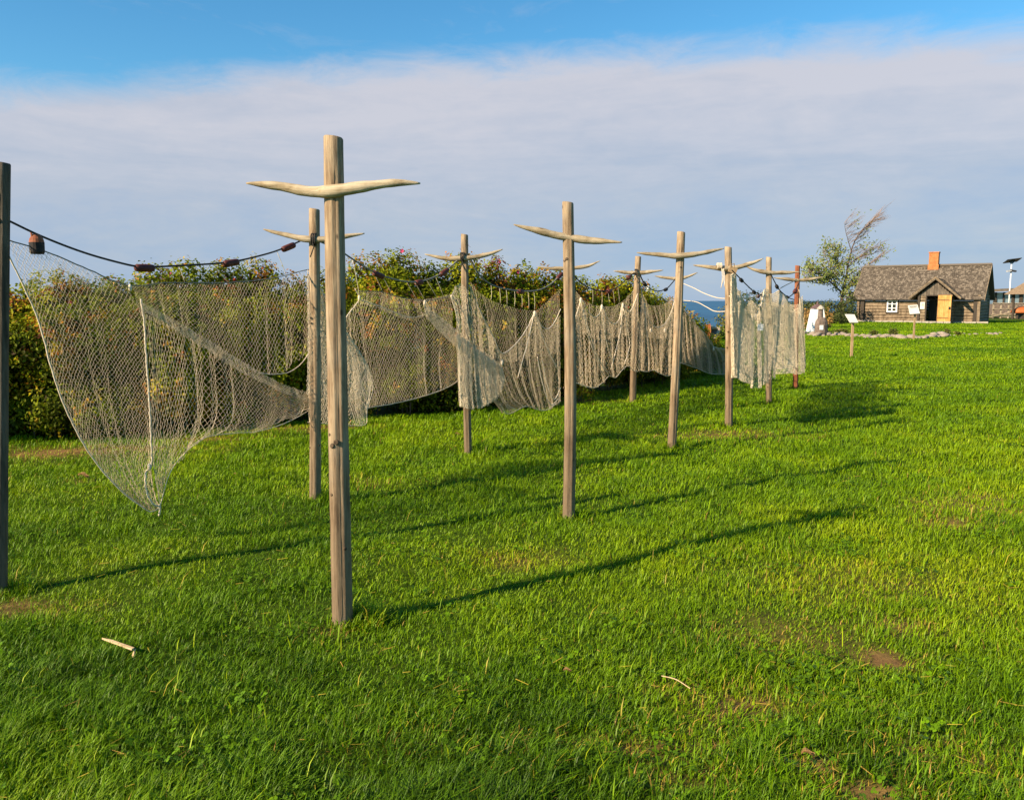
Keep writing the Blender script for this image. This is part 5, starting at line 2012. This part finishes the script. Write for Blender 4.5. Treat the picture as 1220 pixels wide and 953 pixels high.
Yr = 80.0
rA, rB = at(1180, 383, Yr), at(1240, 383, Yr)
rail = empty('wooden_railing', (rA[0], rA[1], 0), 'weathered wooden railing with a slanting handrail right of the cabin', 'railing')
zr = at(1190, 361.5, Yr)[2]
for (z0_, z1_) in ((zr, zr), (zr * .62, zr * .62), (.15, zr * .9), (.35, .35)):
    b = MB()
    b.tube([(rA[0] + .1, rA[1], z0_), (rB[0], rA[1], z1_)], .06, 6)
    b.build('handrail', M['rail'], rail)
for k in range(7):
    b = MB()
    b.box((rA[0] + .25 + k * .72, rA[1] + .08, zr / 2), (.10, .10, zr + .05))
    b.build('baluster', M['rail'], rail)
b = MB()
b.box(((rA[0] + rB[0]) / 2, rA[1] + 1.2, .12), (rB[0] - rA[0] + .4, 2.2, .10))
b.build('deck', M['rail'], rail)

Yo = 77.0
oA = at(1206, 378, Yo)
boat = empty('overturned_boat', (oA[0], oA[1], 0), 'orange boat lying keel up at the right photo edge', 'boat')
b = MB()
nl, ns = 12, 9
V_, F_ = [], []
z0_ = .55
for i in range(nl + 1):
    t = i / nl
    half = .85 * math.sin(PI * min(1, max(.04, t)))**.55 if t < 1 else .05
    half = max(.05, .85 * (math.sin(PI * (.03 + .94 * t)))**.5)
    hh_ = .70 * (math.sin(PI * (.05 + .9 * t)))**.45
    for j in range(ns + 1):
        a = PI * j / ns
        V_.append((oA[0] + t * 4.2, oA[1] + half * math.cos(a), z0_ + hh_ * math.sin(a)**.8 * (.9)))
for i in range(nl):
    for j in range(ns):
        F_.append((i * (ns + 1) + j, (i + 1) * (ns + 1) + j, (i + 1) * (ns + 1) + j + 1, i * (ns + 1) + j + 1))
b.add(V_, F_)
o = b.build('hull', M['boat_orange'], boat, smooth=True)
md = o.modifiers.new('thickness', 'SOLIDIFY')
md.thickness = .05
b = MB()
b.tube([(oA[0] + .1, oA[1], z0_ + .22), (oA[0] + .6, oA[1], z0_ + .56), (oA[0] + 2.1, oA[1], z0_ + .68), (oA[0] + 3.9, oA[1], z0_ + .48)], .04, 6)
b.build('keel', M['boat_dark'], boat)
for k in (.8, 3.2):
    b = MB()
    b.box((oA[0] + k, oA[1], z0_ / 2), (.14, 1.5, z0_ + .1))
    b.build('trestle', M['log_dark'], boat)

Yh = 75.0
hA = at(1213, 350, Yh)
hut = empty('thatched_shelter', (hA[0] + 2.2, hA[1], 0), 'corner of a reed thatched roof poking in at the right photo edge', 'shelter')
zt_ = hA[2]
b = MB()
frustum(b, (hA[0] + 2.2, hA[1], 0), 3.1, .5, zt_ - .05, zt_ + 1.7)
b.build('thatched_roof', M['thatch'], hut)
for sx_ in (-1, 1):
    for sy_ in (-1, 1):
        b = MB()
        b.tube([(hA[0] + 2.2 + sx_ * 1.6, hA[1] + sy_ * 1.6, -.1), (hA[0] + 2.2 + sx_ * 1.6, hA[1] + sy_ * 1.6, zt_ + .1)], .1, 8)
        b.build('post', M['log_dark'], hut)

Yl = 90.0
lA = at(1200.5, 383, Yl)
lamp = empty('street_lamp', (lA[0], lA[1], 0), 'white lamp post with a solar panel on top, above the glass building', 'street lamp')
zl = at(1199, 312, Yl)[2]
b = MB()
b.tube([(lA[0], lA[1], -.1), (lA[0], lA[1], zl)], [.075, .055], 10)
b.build('pole', M['white'], lamp, smooth=True)
b = MB()
Rm = Matrix.Rotation(-.12, 3, 'Y') @ Matrix.Rotation(-.35, 3, 'X')
b.box((lA[0] + .05, lA[1], zl + .12), (1.5, 1.0, .06), Rm)
b.prism([(lA[0] - .35, lA[1] - .05, zl + .1), (lA[0] + .4, lA[1] - .05, zl + .1), (lA[0] + .06, lA[1] - .05, zl - .22), (lA[0] - .06, lA[1] - .05, zl - .22)], (0, .1, 0))
b.build('solar_panel', M['panel'], lamp)
zh = at(1199, 323, Yl)[2]
for s_ in (-1, 1):
    b = MB()
    b.box((lA[0] + s_ * .26, lA[1] - .05, zh), (.42, .32, .16), Matrix.Rotation(s_ * .18, 3, 'Y'))
    b.build('lamp_head', M['steel'] if s_ < 0 else M['panel'], lamp)
b = MB()
b.lathe((lA[0], lA[1], zh - .16), [(.05, 0), (.12, .06), (.12, .3), (.06, .36)], 10)
b.build('bracket', M['panel'], lamp)

# ------------------------------------------------------------------ small things lying in the grass
e = empty('wood_splinter', G(140, 778), 'pale splinter of wood lying in the grass at the lower left', 'splinter')
p = G(122, 773) + [0, 0, .045]
q = G(160, 784) + [0, 0, .035]
dd = (q - p) / np.linalg.norm(q - p)
sd = np.array([-dd[1], dd[0], 0])
b = MB()
b.prism([p + [0, 0, .004], p + dd * .05 - sd * .005 + [0, 0, .006], q - sd * .012 + [0, 0, .008], q + sd * .003 + [0, 0, .009], p + dd * .06 + sd * .005 + [0, 0, .008]], (0, .002, .007))
b.prism([q - sd * .004, q + sd * .01 + [0, 0, .004], q + np.array([.006, -.022, -.02]), q + np.array([-.004, -.022, -.022])], (.002, .002, .006))
b.build('shard', M['splinter'], e)

for (px, py, s_, lab) in ((100, 574, .06, 'brown curled leaf on the grass below the left bush'), (676, 812, .022, 'small dark brown leaf in the grass below the second front pole'),
                          (962, 914, .03, 'curled tan leaf in the grass at the lower right'), (545, 522, .03, 'tiny orange leaf right of the pale bunched curtain foot'), (281, 572, .03, 'tiny yellow leaf under the widest open net')):
    g = G(px, py) + [0, 0, .05]
    rr_ = np.random.default_rng(px)
    b = MB()
    nseg = 8
    V_ = []
    for i in range(nseg + 1):
        t = i / nseg
        wv = s_ * .45 * math.sin(PI * (.05 + .9 * t))**.8
        for j in (-1, -.5, 0, .5, 1):
            V_.append((g[0] + s_ * (t - .5) * 1.6, g[1] + wv * j, g[2] + s_ * (.35 * j * j + .25 * math.sin(t * 5) + .08 * rr_.random())))
    F_ = [(i * 5 + j, i * 5 + j + 1, (i + 1) * 5 + j + 1, (i + 1) * 5 + j) for i in range(nseg) for j in range(4)]
    b.add(V_, F_)
    o = b.build('fallen_leaf', M['leaf_brown'], None)
    md = o.modifiers.new('thickness', 'SOLIDIFY')
    md.thickness = .0015
    tag(o, lab, 'leaf', 'fallen leaves on the lawn')
b = MB()
p, q = G(788, 818) + [0, 0, .05], G(822, 832) + [0, 0, .045]
b.tube(cat_rom([p, (p + q) / 2 + [0, 0, .012], q], 10), .0022, 6)
tag(b.build('straw_stalk', M['splinter']), 'dry straw stalk lying across the grass near the bottom', 'straw')
